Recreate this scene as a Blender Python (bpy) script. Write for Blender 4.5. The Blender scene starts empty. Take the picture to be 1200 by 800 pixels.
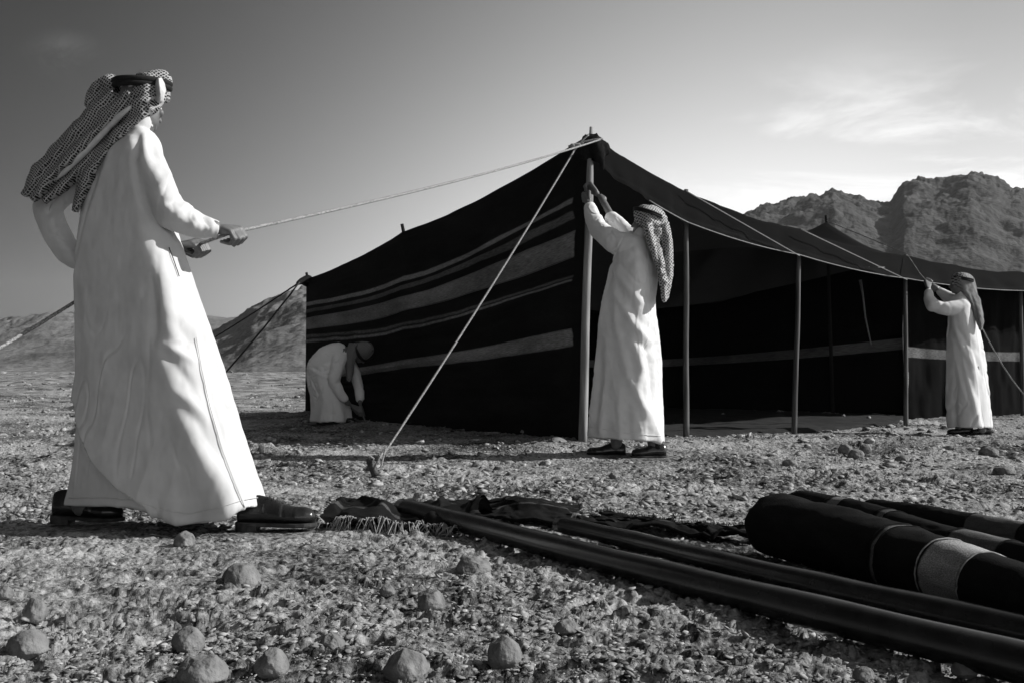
import bpy, math, random
import numpy as np
from mathutils import Vector
R = math.radians
rnd = random.Random(7)
rng = np.random.default_rng(11)

# ------------------------------------------------------------------ camera, world, sun, exposure
sc = bpy.context.scene
col = sc.collection
F = 1167.0            # focal length in photograph pixels (1200 wide)
CAMZ = 0.57
PITCH = math.atan(45.0 / F)
cam_d = bpy.data.cameras.new('camera')
cam_d.sensor_width = 36.0
cam_d.lens = 36.0 * F / 1200.0
cam_d.clip_start = 0.05
cam_d.clip_end = 6000
cam = bpy.data.objects.new('camera', cam_d)
cam.location = (0, 0, CAMZ)
cam.rotation_euler = (math.pi / 2 + PITCH, 0, 0)
col.objects.link(cam)
sc.camera = cam

SUN_AZ = R(88.5)       # compass angle from +Y towards +X
SUN_EL = R(31.0)
sun_dir = Vector((math.sin(SUN_AZ) * math.cos(SUN_EL), math.cos(SUN_AZ) * math.cos(SUN_EL), math.sin(SUN_EL)))
sd = bpy.data.lights.new('sun', 'SUN')
sd.energy = 5.0
sd.angle = R(0.5)
sd.color = (1, 0.995, 0.985)
sun = bpy.data.objects.new('sun', sd)
sun.rotation_euler = (-sun_dir).to_track_quat('-Z', 'Y').to_euler()
sun.location = (20, 0, 10)
col.objects.link(sun)

w = bpy.data.worlds.new('World')
sc.world = w
w.use_nodes = True
wt = w.node_tree
for n in list(wt.nodes):
    wt.nodes.remove(n)
def wn(t, **k):
    n = wt.nodes.new(t)
    for a, b in k.items():
        setattr(n, a, b)
    return n
def wm(op, a, b=None, c=None, clamp=False):
    n = wn('ShaderNodeMath', operation=op, use_clamp=clamp)
    for i, v in enumerate((a, b, c)):
        if v is None:
            continue
        if isinstance(v, (int, float)):
            n.inputs[i].default_value = v
        else:
            wt.links.new(v, n.inputs[i])
    return n.outputs[0]
sky = wn('ShaderNodeTexSky', sky_type='NISHITA')
sky.sun_disc = False
sky.sun_elevation = SUN_EL
sky.sun_rotation = SUN_AZ
sky.air_density = 1.0
sky.dust_density = 1.0
bw = wn('ShaderNodeRGBToBW')
wt.links.new(sky.outputs[0], bw.inputs[0])
tc = wn('ShaderNodeTexCoord')
nrm = wn('ShaderNodeVectorMath', operation='NORMALIZE')
wt.links.new(tc.outputs['Generated'], nrm.inputs[0])
dt = wn('ShaderNodeVectorMath', operation='DOT_PRODUCT')
wt.links.new(nrm.outputs[0], dt.inputs[0])
dt.inputs[1].default_value = (math.sin(SUN_AZ), math.cos(SUN_AZ), 0)
sep = wn('ShaderNodeSeparateXYZ')
wt.links.new(nrm.outputs[0], sep.inputs[0])
elev = wm('MINIMUM', wm('MAXIMUM', sep.outputs[2], 0.07), 0.43)
# black and white film with a deep red filter: the sky falls off away from the sun and upward
SKY_A, SKY_B, SKY_C, SKY_K, SKY_Q, NISH_P = 0.86, 3.098, -5.227, 1.588, -6.073, 0.100
SKY_GAIN = 0.62
dd = dt.outputs['Value']
ddc = wm('MINIMUM', wm('MAXIMUM', dd, -0.58), 0.42)
ex = wm('ADD', wm('ADD', SKY_A, wm('MULTIPLY', wm('MULTIPLY', ddc, ddc), SKY_Q)), wm('ADD', wm('MULTIPLY', ddc, SKY_B), wm('ADD', wm('MULTIPLY', elev, SKY_C), wm('MULTIPLY', wm('MULTIPLY', elev, ddc), SKY_K))))
grad = wm('EXPONENT', ex)
nish = wm('POWER', wm('MULTIPLY', bw.outputs[0], 0.1), NISH_P)
lum = wm('MULTIPLY', wm('MULTIPLY', grad, nish), SKY_GAIN)
# thin cirrus
def cloud(scale, vec_scale, lo, hi, loc, seedz):
    mp = wn('ShaderNodeMapping')
    wt.links.new(nrm.outputs[0], mp.inputs[0])
    mp.inputs['Scale'].default_value = vec_scale
    mp.inputs['Location'].default_value = (0, 0, seedz)
    mp.inputs['Rotation'].default_value = (0, R(24), 0)
    nz = wn('ShaderNodeTexNoise')
    nz.inputs['Scale'].default_value = scale
    nz.inputs['Detail'].default_value = 9
    nz.inputs['Roughness'].default_value = 0.62
    nz.inputs['Distortion'].default_value = 0.6
    wt.links.new(mp.outputs[0], nz.inputs['Vector'])
    mr = wn('ShaderNodeMapRange', interpolation_type='SMOOTHSTEP')
    mr.inputs[1].default_value = lo
    mr.inputs[2].default_value = hi
    wt.links.new(nz.outputs['Fac'], mr.inputs[0])
    # region of the sky in which the bank sits
    ds = wn('ShaderNodeVectorMath', operation='DISTANCE')
    sc2 = wn('ShaderNodeVectorMath', operation='MULTIPLY')
    wt.links.new(nrm.outputs[0], sc2.inputs[0])
    sc2.inputs[1].default_value = loc[1]
    wt.links.new(sc2.outputs[0], ds.inputs[0])
    ds.inputs[1].default_value = tuple(a * b for a, b in zip(loc[0], loc[1]))
    fr = wn('ShaderNodeMapRange', interpolation_type='SMOOTHSTEP')
    fr.inputs[1].default_value = loc[2]
    fr.inputs[2].default_value = loc[3]
    fr.inputs[3].default_value = 1
    fr.inputs[4].default_value = 0
    wt.links.new(ds.outputs['Value'], fr.inputs[0])
    return wm('MULTIPLY', mr.outputs[0], fr.outputs[0])
c1 = cloud(5.2, (1.0, 1.0, 3.2), 0.47, 0.74, ((0.38, 0.90, 0.20), (1.0, 1.0, 2.4), 0.02, 0.32), 3.1)
c2 = cloud(9.0, (1.0, 1.0, 1.6), 0.38, 0.72, ((-0.385, 0.86, 0.285), (1.0, 1.0, 1.8), 0.0, 0.05), 1.4)
lum = wm('ADD', lum, wm('MULTIPLY', c1, 0.34))
lum = wm('ADD', lum, wm('MULTIPLY', c2, 0.22))
bg = wn('ShaderNodeBackground')
comb = wn('ShaderNodeCombineColor')
for i in range(3):
    wt.links.new(lum, comb.inputs[i])
wt.links.new(comb.outputs[0], bg.inputs['Color'])
bg.inputs['Strength'].default_value = 1.0
wo = wn('ShaderNodeOutputWorld')
wt.links.new(bg.outputs[0], wo.inputs['Surface'])

sc.view_settings.view_transform = 'Standard'
sc.view_settings.look = 'None'
sc.view_settings.exposure = 0.26
sc.view_settings.gamma = 1
sc.cycles.max_bounces = 6
sc.cycles.diffuse_bounces = 3

# ------------------------------------------------------------------ projection helpers
cth, sth = math.cos(PITCH), math.sin(PITCH)
def at(px, py, Y):
    u, v = px - 600.0, 400.0 - py
    d = (u, F * cth - v * sth, F * sth + v * cth)
    k = Y / d[1]
    return Vector((d[0] * k, Y, CAMZ + d[2] * k))
def proj(v):
    x, y, z = v[:, 0], v[:, 1], v[:, 2] - CAMZ
    dep = y * cth + z * sth
    up = -y * sth + z * cth
    return 600 + F * x / dep, 400 - F * up / dep

# ------------------------------------------------------------------ numpy noise
def _h(ix, iy, iz, s):
    h = (ix.astype(np.int64) * 374761393 + iy.astype(np.int64) * 668265263 + iz.astype(np.int64) * 2147483647 + s * 974634777) & 0xffffffff
    h = ((h ^ (h >> 13)) * 1274126177) & 0xffffffff
    h = ((h ^ (h >> 16)) * 2246822519) & 0xffffffff
    return ((h ^ (h >> 15)) & 0xffffff) / float(0xffffff)
def vnoise(x, y, z=None, s=0):
    x = np.asarray(x, float); y = np.asarray(y, float)
    ix, iy = np.floor(x), np.floor(y)
    fx, fy = x - ix, y - iy
    ux, uy = fx * fx * fx * (fx * (fx * 6 - 15) + 10), fy * fy * fy * (fy * (fy * 6 - 15) + 10)
    if z is None:
        zz = np.zeros_like(ix)
        g = lambda a, b: _h(ix + a, iy + b, zz, s)
        r = (g(0, 0) * (1 - ux) + g(1, 0) * ux) * (1 - uy) + (g(0, 1) * (1 - ux) + g(1, 1) * ux) * uy
        return r * 2 - 1
    z = np.asarray(z, float)
    iz = np.floor(z); fz = z - iz
    uz = fz * fz * (3 - 2 * fz)
    r = 0
    for c in (0, 1):
        g = lambda a, b: _h(ix + a, iy + b, iz + c, s)
        q = (g(0, 0) * (1 - ux) + g(1, 0) * ux) * (1 - uy) + (g(0, 1) * (1 - ux) + g(1, 1) * ux) * uy
        r = r + q * (uz if c else 1 - uz)
    return r * 2 - 1
def fbm(x, y, z=None, o=4, s=0, ga=0.5):
    t = 0; a = 1
    for i in range(o):
        t = t + a * vnoise(x * 2 ** i + i * 17.3, y * 2 ** i - i * 9.1, None if z is None else z * 2 ** i, s + i)
        a *= ga
    return t
def ridged(x, y, o=4, s=0, ga=0.5):
    t = 0; a = 1
    for i in range(o):
        t = t + a * (1 - 2 * np.abs(vnoise(x * 2.03 ** i + i * 5.7, y * 2.03 ** i + i * 3.3, None, s + i)))
        a *= ga
    return t
def worley(x, y, s=0):
    ix, iy = np.floor(x), np.floor(y)
    z = np.zeros_like(ix)
    f1 = np.full(x.shape, 9.0); f2 = np.full(x.shape, 9.0); cr = np.zeros(x.shape)
    for a in (-1, 0, 1):
        for b in (-1, 0, 1):
            cx = ix + a; cy = iy + b
            qx = cx + _h(cx, cy, z, s); qy = cy + _h(cx, cy, z + 1, s)
            d = np.hypot(qx - x, qy - y)
            r = _h(cx, cy, z + 2, s)
            m = d < f1
            f2 = np.where(m, f1, np.minimum(f2, d))
            cr = np.where(m, r, cr)
            f1 = np.where(m, d, f1)
    return f1, f2, cr
def sstep(a, b, x):
    t = np.clip((x - a) / (b - a), 0, 1)
    return t * t * (3 - 2 * t)

# ------------------------------------------------------------------ materials (all neutral greys: a black and white photograph)
def mat(name, v, v2=None, rough=0.85, scale=20, detail=6, bump=0.0, bscale=None, lo=0.35, hi=0.65, spec=0.3, bdist=0.01, stretch=None, disto=0.0):
    m = bpy.data.materials.new(name); m.use_nodes = True
    nt = m.node_tree; b = nt.nodes['Principled BSDF']
    b.inputs['Roughness'].default_value = rough
    b.inputs['Specular IOR Level'].default_value = spec
    tcn = nt.nodes.new('ShaderNodeTexCoord')
    src = tcn.outputs['Object']
    if stretch:
        mp = nt.nodes.new('ShaderNodeMapping'); mp.inputs['Scale'].default_value = stretch
        nt.links.new(src, mp.inputs[0]); src = mp.outputs[0]
    if v2 is None:
        b.inputs['Base Color'].default_value = (v, v, v, 1)
    else:
        nz = nt.nodes.new('ShaderNodeTexNoise'); nz.inputs['Scale'].default_value = scale; nz.inputs['Detail'].default_value = detail
        nz.inputs['Distortion'].default_value = disto
        nt.links.new(src, nz.inputs['Vector'])
        cr = nt.nodes.new('ShaderNodeValToRGB')
        cr.color_ramp.elements[0].position = lo; cr.color_ramp.elements[1].position = hi
        cr.color_ramp.elements[0].color = (v, v, v, 1); cr.color_ramp.elements[1].color = (v2, v2, v2, 1)
        nt.links.new(nz.outputs['Fac'], cr.inputs[0]); nt.links.new(cr.outputs[0], b.inputs['Base Color'])
    if bump:
        n2 = nt.nodes.new('ShaderNodeTexNoise'); n2.inputs['Scale'].default_value = bscale or scale * 3; n2.inputs['Detail'].default_value = 5
        nt.links.new(src, n2.inputs['Vector'])
        bp = nt.nodes.new('ShaderNodeBump'); bp.inputs['Strength'].default_value = bump; bp.inputs['Distance'].default_value = bdist
        nt.links.new(n2.outputs['Fac'], bp.inputs['Height']); nt.links.new(bp.outputs[0], b.inputs['Normal'])
    return m
M = {}
M['skin'] = mat('skin', .10, .14, rough=.5, scale=30, bump=.25, bscale=160, bdist=.002, spec=.4)
M['robe'] = mat('robe_cotton', .50, .57, rough=.9, scale=9, bump=.16, bscale=420, bdist=.0015, spec=.15)
M['robe_b'] = mat('robe_cotton_bright', .62, .68, rough=.9, scale=9, bump=.16, bscale=420, bdist=.0015, spec=.15)
M['robe_d'] = mat('robe_cotton_fresh', .78, .82, rough=.9, scale=9, bump=.16, bscale=420, bdist=.0015, spec=.15)
M['cord'] = mat('head_cord', .008, .014, rough=.9, scale=90, bump=.6, bscale=260, bdist=.003)
M['shoe'] = mat('shoe_leather', .008, .016, rough=.24, scale=25, bump=.18, bscale=90, bdist=.002, spec=.6)
M['sole'] = mat('shoe_sole', .018, .05, rough=.8, scale=40)
M['sock'] = mat('dark_sock', .012, .02, rough=.95, scale=200, bump=.4, bscale=300)
M['cornerpole'] = mat('pale_pole_wood', .14, .36, rough=.65, scale=22, bump=.5, bscale=60, stretch=(1, 1, .08), bdist=.004)
M['tentpole'] = mat('weathered_pole_wood', .03, .11, rough=.65, scale=22, bump=.5, bscale=60, stretch=(1, 1, .08), bdist=.004)
M['darkpole'] = mat('dark_varnished_pole', .006, .022, rough=.27, scale=14, bump=.25, bscale=24, bdist=.003, spec=.5, stretch=(1, 1, 1))
M['rope'] = mat('pale_rope', .12, .34, rough=.9, scale=120, bump=.4, bscale=300, bdist=.002)
M['greyrope'] = mat('grey_rope', .10, .22, rough=.9, scale=120, bump=.4, bscale=300, bdist=.002)
M['darkrope'] = mat('dark_rope', .02, .05, rough=.9, scale=120)
M['wool'] = mat('black_wool', .006, .014, rough=.97, scale=55, bump=.7, bscale=320, bdist=.004, spec=.08)
M['fringe'] = mat('pale_fringe', .14, .36, rough=.9, scale=60)
M['iron'] = mat('peg_iron', .02, .06, rough=.55, scale=60, bump=.3)
M['stone'] = mat('stone', .11, .23, rough=.95, scale=18, bump=.7, bscale=55, bdist=.012, spec=.1)
M['mount'] = mat('mountain_rock', .038, .088, rough=1.0, scale=.08, detail=14, bump=.9, bscale=.45, bdist=1.2, spec=.05, lo=.3, hi=.7)
M['hill'] = mat('far_hill_rock', .09, .20, rough=1.0, scale=.05, detail=14, bump=.8, bscale=.3, bdist=1.2, spec=.05, lo=.3, hi=.7)
M['eye'] = mat('eye', .5, rough=.2)
M['white'] = mat('white_lining_and_sunlit_scarf', .42, .55, rough=.9, scale=30, bump=.3, bscale=200, bdist=.002)  # white scarf lining; also paints the sunlit patch on the scarf front
M['gravel'] = mat('gravel_stone', .06, .42, rough=.95, scale=30, detail=3, bump=.6, bscale=80, bdist=.004, spec=.1)

def nodes(m): return m.node_tree.nodes, m.node_tree.links
def scarf_mat(name, dark, light, cell):
    m = mat(name, dark, rough=.92, bump=0)
    N, L = nodes(m); b = N['Principled BSDF']
    t = N['Texture Coordinate']
    mp = N.new('ShaderNodeMapping'); mp.inputs['Rotation'].default_value = (R(20), R(35), R(45))
    L.new(t.outputs['Object'], mp.inputs[0])
    dn = N.new('ShaderNodeTexNoise'); dn.inputs['Scale'].default_value = 14; L.new(t.outputs['Object'], dn.inputs['Vector'])
    dm = N.new('ShaderNodeVectorMath'); dm.operation = 'MULTIPLY_ADD'; dm.inputs[1].default_value = (.03, .03, .03); L.new(dn.outputs['Color'], dm.inputs[0]); L.new(t.outputs['Object'], dm.inputs[2])
    sx_ = N.new('ShaderNodeSeparateXYZ'); L.new(dm.outputs[0], sx_.inputs[0])
    cx_ = N.new('ShaderNodeCombineXYZ'); L.new(sx_.outputs[0], cx_.inputs[0]); L.new(sx_.outputs[2], cx_.inputs[1])
    mp.inputs['Rotation'].default_value = (0, 0, R(38)); L.new(cx_.outputs[0], mp.inputs[0])
    v = N.new('ShaderNodeTexVoronoi'); v.voronoi_dimensions = '2D'; v.feature = 'DISTANCE_TO_EDGE'; v.inputs['Scale'].default_value = cell; v.inputs['Randomness'].default_value = .1
    L.new(mp.outputs[0], v.inputs['Vector'])
    mr = N.new('ShaderNodeMapRange'); mr.inputs[1].default_value = .10; mr.inputs[2].default_value = .22; mr.inputs[3].default_value = 1; mr.inputs[4].default_value = 0
    L.new(v.outputs['Distance'], mr.inputs[0])
    mx = N.new('ShaderNodeMix'); mx.data_type = 'RGBA'
    mx.inputs[6].default_value = (dark,) * 3 + (1,); mx.inputs[7].default_value = (light,) * 3 + (1,)
    L.new(mr.outputs[0], mx.inputs[0]); L.new(mx.outputs[2], b.inputs['Base Color'])
    n2 = N.new('ShaderNodeTexNoise'); n2.inputs['Scale'].default_value = 160; L.new(t.outputs['Object'], n2.inputs['Vector'])
    bp = N.new('ShaderNodeBump'); bp.inputs['Strength'].default_value = .5; bp.inputs['Distance'].default_value = .003
    L.new(n2.outputs['Fac'], bp.inputs['Height']); L.new(bp.outputs[0], b.inputs['Normal'])
    return m
M['scarf_a'] = scarf_mat('checked_scarf_dark', .005, .36, 98)
M['scarf_b'] = scarf_mat('checked_scarf_pale', .035, .46, 62)
M['scarf_c'] = scarf_mat('checked_scarf_grey', .03, .30, 45)

def stripe_mat(name, bands, base=.010, base2=.018, axis=1, sx=60, sy=900):
    """woven cloth: bands = [(q0, q1, albedo)] across UV v, with thread grain; q measured down from the top edge"""
    m = mat(name, base, rough=.96, spec=.06)
    N, L = nodes(m); b = N['Principled BSDF']
    uv = N.new('ShaderNodeUVMap')
    sp = N.new('ShaderNodeSeparateXYZ'); L.new(uv.outputs[0], sp.inputs[0])
    nz = N.new('ShaderNodeTexNoise'); nz.inputs['Scale'].default_value = 1; nz.inputs['Detail'].default_value = 6
    mp = N.new('ShaderNodeMapping'); mp.inputs['Scale'].default_value = (sx, sy, 1); L.new(uv.outputs[0], mp.inputs[0]); L.new(mp.outputs[0], nz.inputs['Vector'])
    wob = N.new('ShaderNodeTexNoise'); wob.inputs['Scale'].default_value = 14; L.new(uv.outputs[0], wob.inputs['Vector'])
    wq = N.new('ShaderNodeMath'); wq.operation = 'MULTIPLY_ADD'; wq.inputs[1].default_value = .008; L.new(wob.outputs['Fac'], wq.inputs[0]); L.new(sp.outputs[axis], wq.inputs[2])
    q = wq.outputs[0]
    cur = N.new('ShaderNodeMapRange'); cur.inputs[3].default_value = base; cur.inputs[4].default_value = base2; L.new(nz.outputs['Fac'], cur.inputs[0])
    out = cur.outputs[0]
    blt = N.new('ShaderNodeTexNoise'); blt.inputs['Scale'].default_value = 5; blt.inputs['Detail'].default_value = 7; blt.inputs['Roughness'].default_value = .7; L.new(uv.outputs[0], blt.inputs['Vector'])
    blm = N.new('ShaderNodeMapRange'); blm.inputs[1].default_value = .3; blm.inputs[2].default_value = .7; blm.inputs[3].default_value = .45; blm.inputs[4].default_value = 1.35; L.new(blt.outputs['Fac'], blm.inputs[0])
    for (a, c, v) in bands:
        e = .0025
        r1 = N.new('ShaderNodeMapRange'); r1.inputs[1].default_value = a + .004 - e; r1.inputs[2].default_value = a + .004 + e; L.new(q, r1.inputs[0])
        r2 = N.new('ShaderNodeMapRange'); r2.inputs[1].default_value = c + .004 - e; r2.inputs[2].default_value = c + .004 + e; r2.inputs[3].default_value = 1; r2.inputs[4].default_value = 0; L.new(q, r2.inputs[0])
        mu = N.new('ShaderNodeMath'); mu.operation = 'MULTIPLY'; L.new(r1.outputs[0], mu.inputs[0]); L.new(r2.outputs[0], mu.inputs[1])
        gr = N.new('ShaderNodeMapRange'); gr.inputs[1].default_value = .25; gr.inputs[2].default_value = .75; gr.inputs[3].default_value = v * .35; gr.inputs[4].default_value = v * 1.5; L.new(nz.outputs['Fac'], gr.inputs[0])
        mx = N.new('ShaderNodeMix'); mx.data_type = 'FLOAT'; L.new(mu.outputs[0], mx.inputs[0]); L.new(out, mx.inputs[2]); L.new(gr.outputs[0], mx.inputs[3])
        out = mx.outputs[0]
    bm_ = N.new('ShaderNodeMath'); bm_.operation = 'MULTIPLY'; L.new(out, bm_.inputs[0]); L.new(blm.outputs[0], bm_.inputs[1]); out = bm_.outputs[0]
    cc = N.new('ShaderNodeCombineColor')
    for i in range(3): L.new(out, cc.inputs[i])
    L.new(cc.outputs[0], b.inputs['Base Color'])
    bp = N.new('ShaderNodeBump'); bp.inputs['Strength'].default_value = .5; bp.inputs['Distance'].default_value = .006
    L.new(nz.outputs['Fac'], bp.inputs['Height']); L.new(bp.outputs[0], b.inputs['Normal'])
    return m

# ground: pale crusty soil with darker grit
def ground_mat():
    m = mat('desert_soil', .2, rough=1.0, spec=.05)
    N, L = nodes(m); b = N['Principled BSDF']; t = N['Texture Coordinate']
    a = N.new('ShaderNodeTexNoise'); a.inputs['Scale'].default_value = 1.1; a.inputs['Detail'].default_value = 10; a.inputs['Roughness'].default_value = .7; L.new(t.outputs['Object'], a.inputs['Vector'])
    c = N.new('ShaderNodeTexNoise'); c.inputs['Scale'].default_value = 38; c.inputs['Detail'].default_value = 5; c.inputs['Roughness'].default_value = .7; L.new(t.outputs['Object'], c.inputs['Vector'])
    ad = N.new('ShaderNodeMath'); ad.operation = 'ADD'; L.new(a.outputs['Fac'], ad.inputs[0]); L.new(c.outputs['Fac'], ad.inputs[1])
    cr = N.new('ShaderNodeValToRGB'); cr.color_ramp.elements[0].position = .43; cr.color_ramp.elements[1].position = .57
    hf = N.new('ShaderNodeMath'); hf.operation = 'MULTIPLY'; hf.inputs[1].default_value = .5; L.new(ad.outputs[0], hf.inputs[0]); L.new(hf.outputs[0], cr.inputs[0])
    cr.color_ramp.elements[0].color = (.035, .035, .035, 1); cr.color_ramp.elements[1].color = (.39, .39, .39, 1)
    L.new(cr.outputs[0], b.inputs['Base Color'])
    v = N.new('ShaderNodeTexVoronoi'); v.inputs['Scale'].default_value = 60; L.new(t.outputs['Object'], v.inputs['Vector'])
    n2 = N.new('ShaderNodeTexNoise'); n2.inputs['Scale'].default_value = 24; n2.inputs['Detail'].default_value = 10; n2.inputs['Roughness'].default_value = .68; L.new(t.outputs['Object'], n2.inputs['Vector'])
    s2 = N.new('ShaderNodeMath'); s2.operation = 'MULTIPLY_ADD'; s2.inputs[1].default_value = -.35; L.new(v.outputs['Distance'], s2.inputs[0]); L.new(n2.outputs['Fac'], s2.inputs[2])
    bp = N.new('ShaderNodeBump'); bp.inputs['Strength'].default_value = .9; bp.inputs['Distance'].default_value = .02
    L.new(s2.outputs[0], bp.inputs['Height']); L.new(bp.outputs[0], b.inputs['Normal'])
    return m
M['ground'] = ground_mat()

# ------------------------------------------------------------------ object helpers
def tag(o, label=None, cat=None, group=None, kind=None):
    if label: o['label'] = label
    if cat: o['category'] = cat
    if group: o['group'] = group
    if kind: o['kind'] = kind
    return o
def empty(name, loc):
    o = bpy.data.objects.new(name, None); col.objects.link(o); o.location = loc; o.empty_display_size = .2
    return o
def mesh_obj(name, verts, faces, m, parent=None, smooth=True, uv=None):
    me = bpy.data.meshes.new(name)
    verts = np.asarray(verts, dtype=np.float32)
    if isinstance(faces, np.ndarray):
        nf, k = faces.shape
        me.vertices.add(len(verts)); me.vertices.foreach_set('co', verts.ravel())
        me.loops.add(nf * k); me.loops.foreach_set('vertex_index', faces.astype(np.int32).ravel())
        me.polygons.add(nf); me.polygons.foreach_set('loop_start', np.arange(0, nf * k, k, dtype=np.int32))
        me.update(calc_edges=True)
    else:
        me.from_pydata([tuple(map(float, v)) for v in verts], [], faces)
    if uv is not None:
        ul = me.uv_layers.new(name='UVMap')
        li = np.zeros(len(me.loops), dtype=np.int32); me.loops.foreach_get('vertex_index', li)
        ul.data.foreach_set('uv', np.asarray(uv, dtype=np.float32)[li].ravel())
    if smooth:
        me.polygons.foreach_set('use_smooth', [True] * len(me.polygons))
    me.materials.append(m)
    o = bpy.data.objects.new(name, me); col.objects.link(o)
    if parent is not None:
        o.parent = parent
        p = parent.location.copy()
        q = parent.parent
        while q is not None:
            p += q.location; q = q.parent
        o.location = -p
    return o
def grid_faces(nu, nv, closed_u=False):
    i = np.arange(nv - 1)[:, None]; j = np.arange(nu if closed_u else nu - 1)[None, :]
    j2 = (j + 1) % nu
    a = i * nu + j; b = i * nu + j2; c = (i + 1) * nu + j2; d = (i + 1) * nu + j
    return np.stack([a, b, c, d], -1).reshape(-1, 4)

class Sol:
    """collects closed solids (tapered limbs, ellipsoids, lofts) for one surface"""
    def __init__(s): s.v = []; s.f = []; s.n = 0
    def add(s, v, f):
        s.v.append(np.asarray(v, float)); s.f += [tuple(int(k) + s.n for k in q) for q in f]; s.n += len(v)
    def loft(s, rings, cap=True):
        n = len(rings[0]); k = len(rings)
        V = np.concatenate(rings); Fc = [tuple(q) for q in grid_faces(n, k, True)]
        if cap:
            Fc.append(tuple(range(n))[::-1]); Fc.append(tuple(range((k - 1) * n, k * n)))
        s.add(V, Fc)
    def cap(s, p0, r0, p1, r1, n=12, flat=1.0, flatdir=None):
        p0, p1 = Vector(p0), Vector(p1)
        a = (p1 - p0)
        L = a.length
        if L < 1e-6: a = Vector((0, 0, 1)); L = 1e-6
        a = a / L
        e1 = a.orthogonal().normalized()
        if flatdir is not None:
            e1 = (Vector(flatdir) - a * a.dot(Vector(flatdir))).normalized()
        e2 = a.cross(e1)
        th = np.linspace(0, 2 * math.pi, n, endpoint=False)
        circ = np.outer(np.cos(th) * flat, e1) + np.outer(np.sin(th), e2)
        rings = []
        for q in (-1.45, -1.0, -.5): rings.append(np.array(p0) + math.sin(q) * r0 * np.array(a) + math.cos(q) * r0 * circ)
        for q in (.0,): rings.append(np.array(p0) + r0 * circ)
        for q in (.0, .5, 1.0, 1.45): rings.append(np.array(p1) + math.sin(q) * r1 * np.array(a) + math.cos(q) * r1 * circ)
        s.loft(rings)
    def chain(s, pts, rs, **k):
        for i in range(len(pts) - 1): s.cap(pts[i], rs[i], pts[i + 1], rs[i + 1], **k)
    def ell(s, c, ax, n=20, rot=None):
        th = np.linspace(0, 2 * math.pi, n, endpoint=False)
        rings = []
        for ph in np.linspace(-math.pi / 2 + .08, math.pi / 2 - .08, n // 2 + 2):
            r = np.stack([np.cos(ph) * np.cos(th) * ax[0], np.cos(ph) * np.sin(th) * ax[1], np.full(n, np.sin(ph) * ax[2])], 1)
            if rot is not None: r = r @ np.array(rot).T
            rings.append(r + np.array(c))
        s.loft(rings)
    def mesh(s): return np.concatenate(s.v), s.f

def remesh(sol, voxel, smooth=2, fac=.5):
    v, f = sol.mesh()
    me = bpy.data.meshes.new('tmp'); me.from_pydata([tuple(map(float, q)) for q in v], [], f)
    import bmesh
    bm = bmesh.new(); bm.from_mesh(me); bmesh.ops.recalc_face_normals(bm, faces=bm.faces); bm.to_mesh(me); bm.free()
    o = bpy.data.objects.new('tmp', me); col.objects.link(o)
    r = o.modifiers.new('r', 'REMESH'); r.mode = 'VOXEL'; r.voxel_size = voxel
    if smooth:
        k = o.modifiers.new('s', 'SMOOTH'); k.iterations = smooth; k.factor = fac
    dg = bpy.context.evaluated_depsgraph_get()
    ev = o.evaluated_get(dg); m2 = ev.to_mesh()
    V = np.zeros(len(m2.vertices) * 3); m2.vertices.foreach_get('co', V); V = V.reshape(-1, 3)
    Nn = np.zeros(len(m2.vertices) * 3); m2.vertices.foreach_get('normal', Nn); Nn = Nn.reshape(-1, 3)
    Lp = np.zeros(len(m2.loops), dtype=np.int32); m2.loops.foreach_get('vertex_index', Lp)
    tot = np.zeros(len(m2.polygons), dtype=np.int32); m2.polygons.foreach_get('loop_total', tot)
    if (tot == 4).all():
        Fc = Lp.reshape(-1, 4)
    else:
        Fc = [tuple(p.vertices) for p in m2.polygons]
    ev.to_mesh_clear(); bpy.data.objects.remove(o); bpy.data.meshes.remove(me)
    return V, Nn, Fc

def tube(pts, rad, n=8, twist=0, lobes=3, amp=0.0, step=None):
    """rope or pole along points; lobes*amp give laid strands winding with the given turns per metre"""
    P = [np.array(p, float) for p in pts]
    if step:
        out = []
        for a, b in zip(P[:-1], P[1:]):
            k = max(1, int(np.linalg.norm(b - a) / step)); out += [a + (b - a) * i / k for i in range(k)]
        out.append(P[-1]); P = out
    P = np.array(P); k = len(P)
    T = np.gradient(P, axis=0); T /= np.linalg.norm(T, axis=1)[:, None]
    e = np.array(Vector(T[0]).orthogonal().normalized()); E1 = []
    for i in range(k):
        e = e - T[i] * e.dot(T[i]); e /= np.linalg.norm(e); E1.append(e.copy())
    E1 = np.array(E1); E2 = np.cross(T, E1)
    s = np.concatenate([[0], np.cumsum(np.linalg.norm(np.diff(P, axis=0), axis=1))])
    th = np.linspace(0, 2 * math.pi, n, endpoint=False)
    rr = np.broadcast_to(np.asarray(rad, float), (k,)) if np.ndim(rad) == 0 else np.interp(np.linspace(0, 1, k), np.linspace(0, 1, len(rad)), rad)
    r = rr[:, None] * (1 + amp * np.cos(lobes * (th[None, :] - twist * 2 * math.pi * s[:, None])))
    V = P[:, None, :] + r[..., None] * (np.cos(th)[None, :, None] * E1[:, None, :] + np.sin(th)[None, :, None] * E2[:, None, :])
    Fc = [tuple(q) for q in grid_faces(n, k, True)] + [tuple(range(n))[::-1], tuple(range((k - 1) * n, k * n))]
    return V.reshape(-1, 3), Fc
def tube_obj(name, pts, rad, m, parent=None, **k):
    v, f = tube(pts, rad, **k); return mesh_obj(name, v, f, m, parent)
def catenary(a, b, sag, n=24):
    a, b = Vector(a), Vector(b)
    return [a.lerp(b, i / n) - Vector((0, 0, sag * 4 * (i / n) * (1 - i / n))) for i in range(n + 1)]

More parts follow.
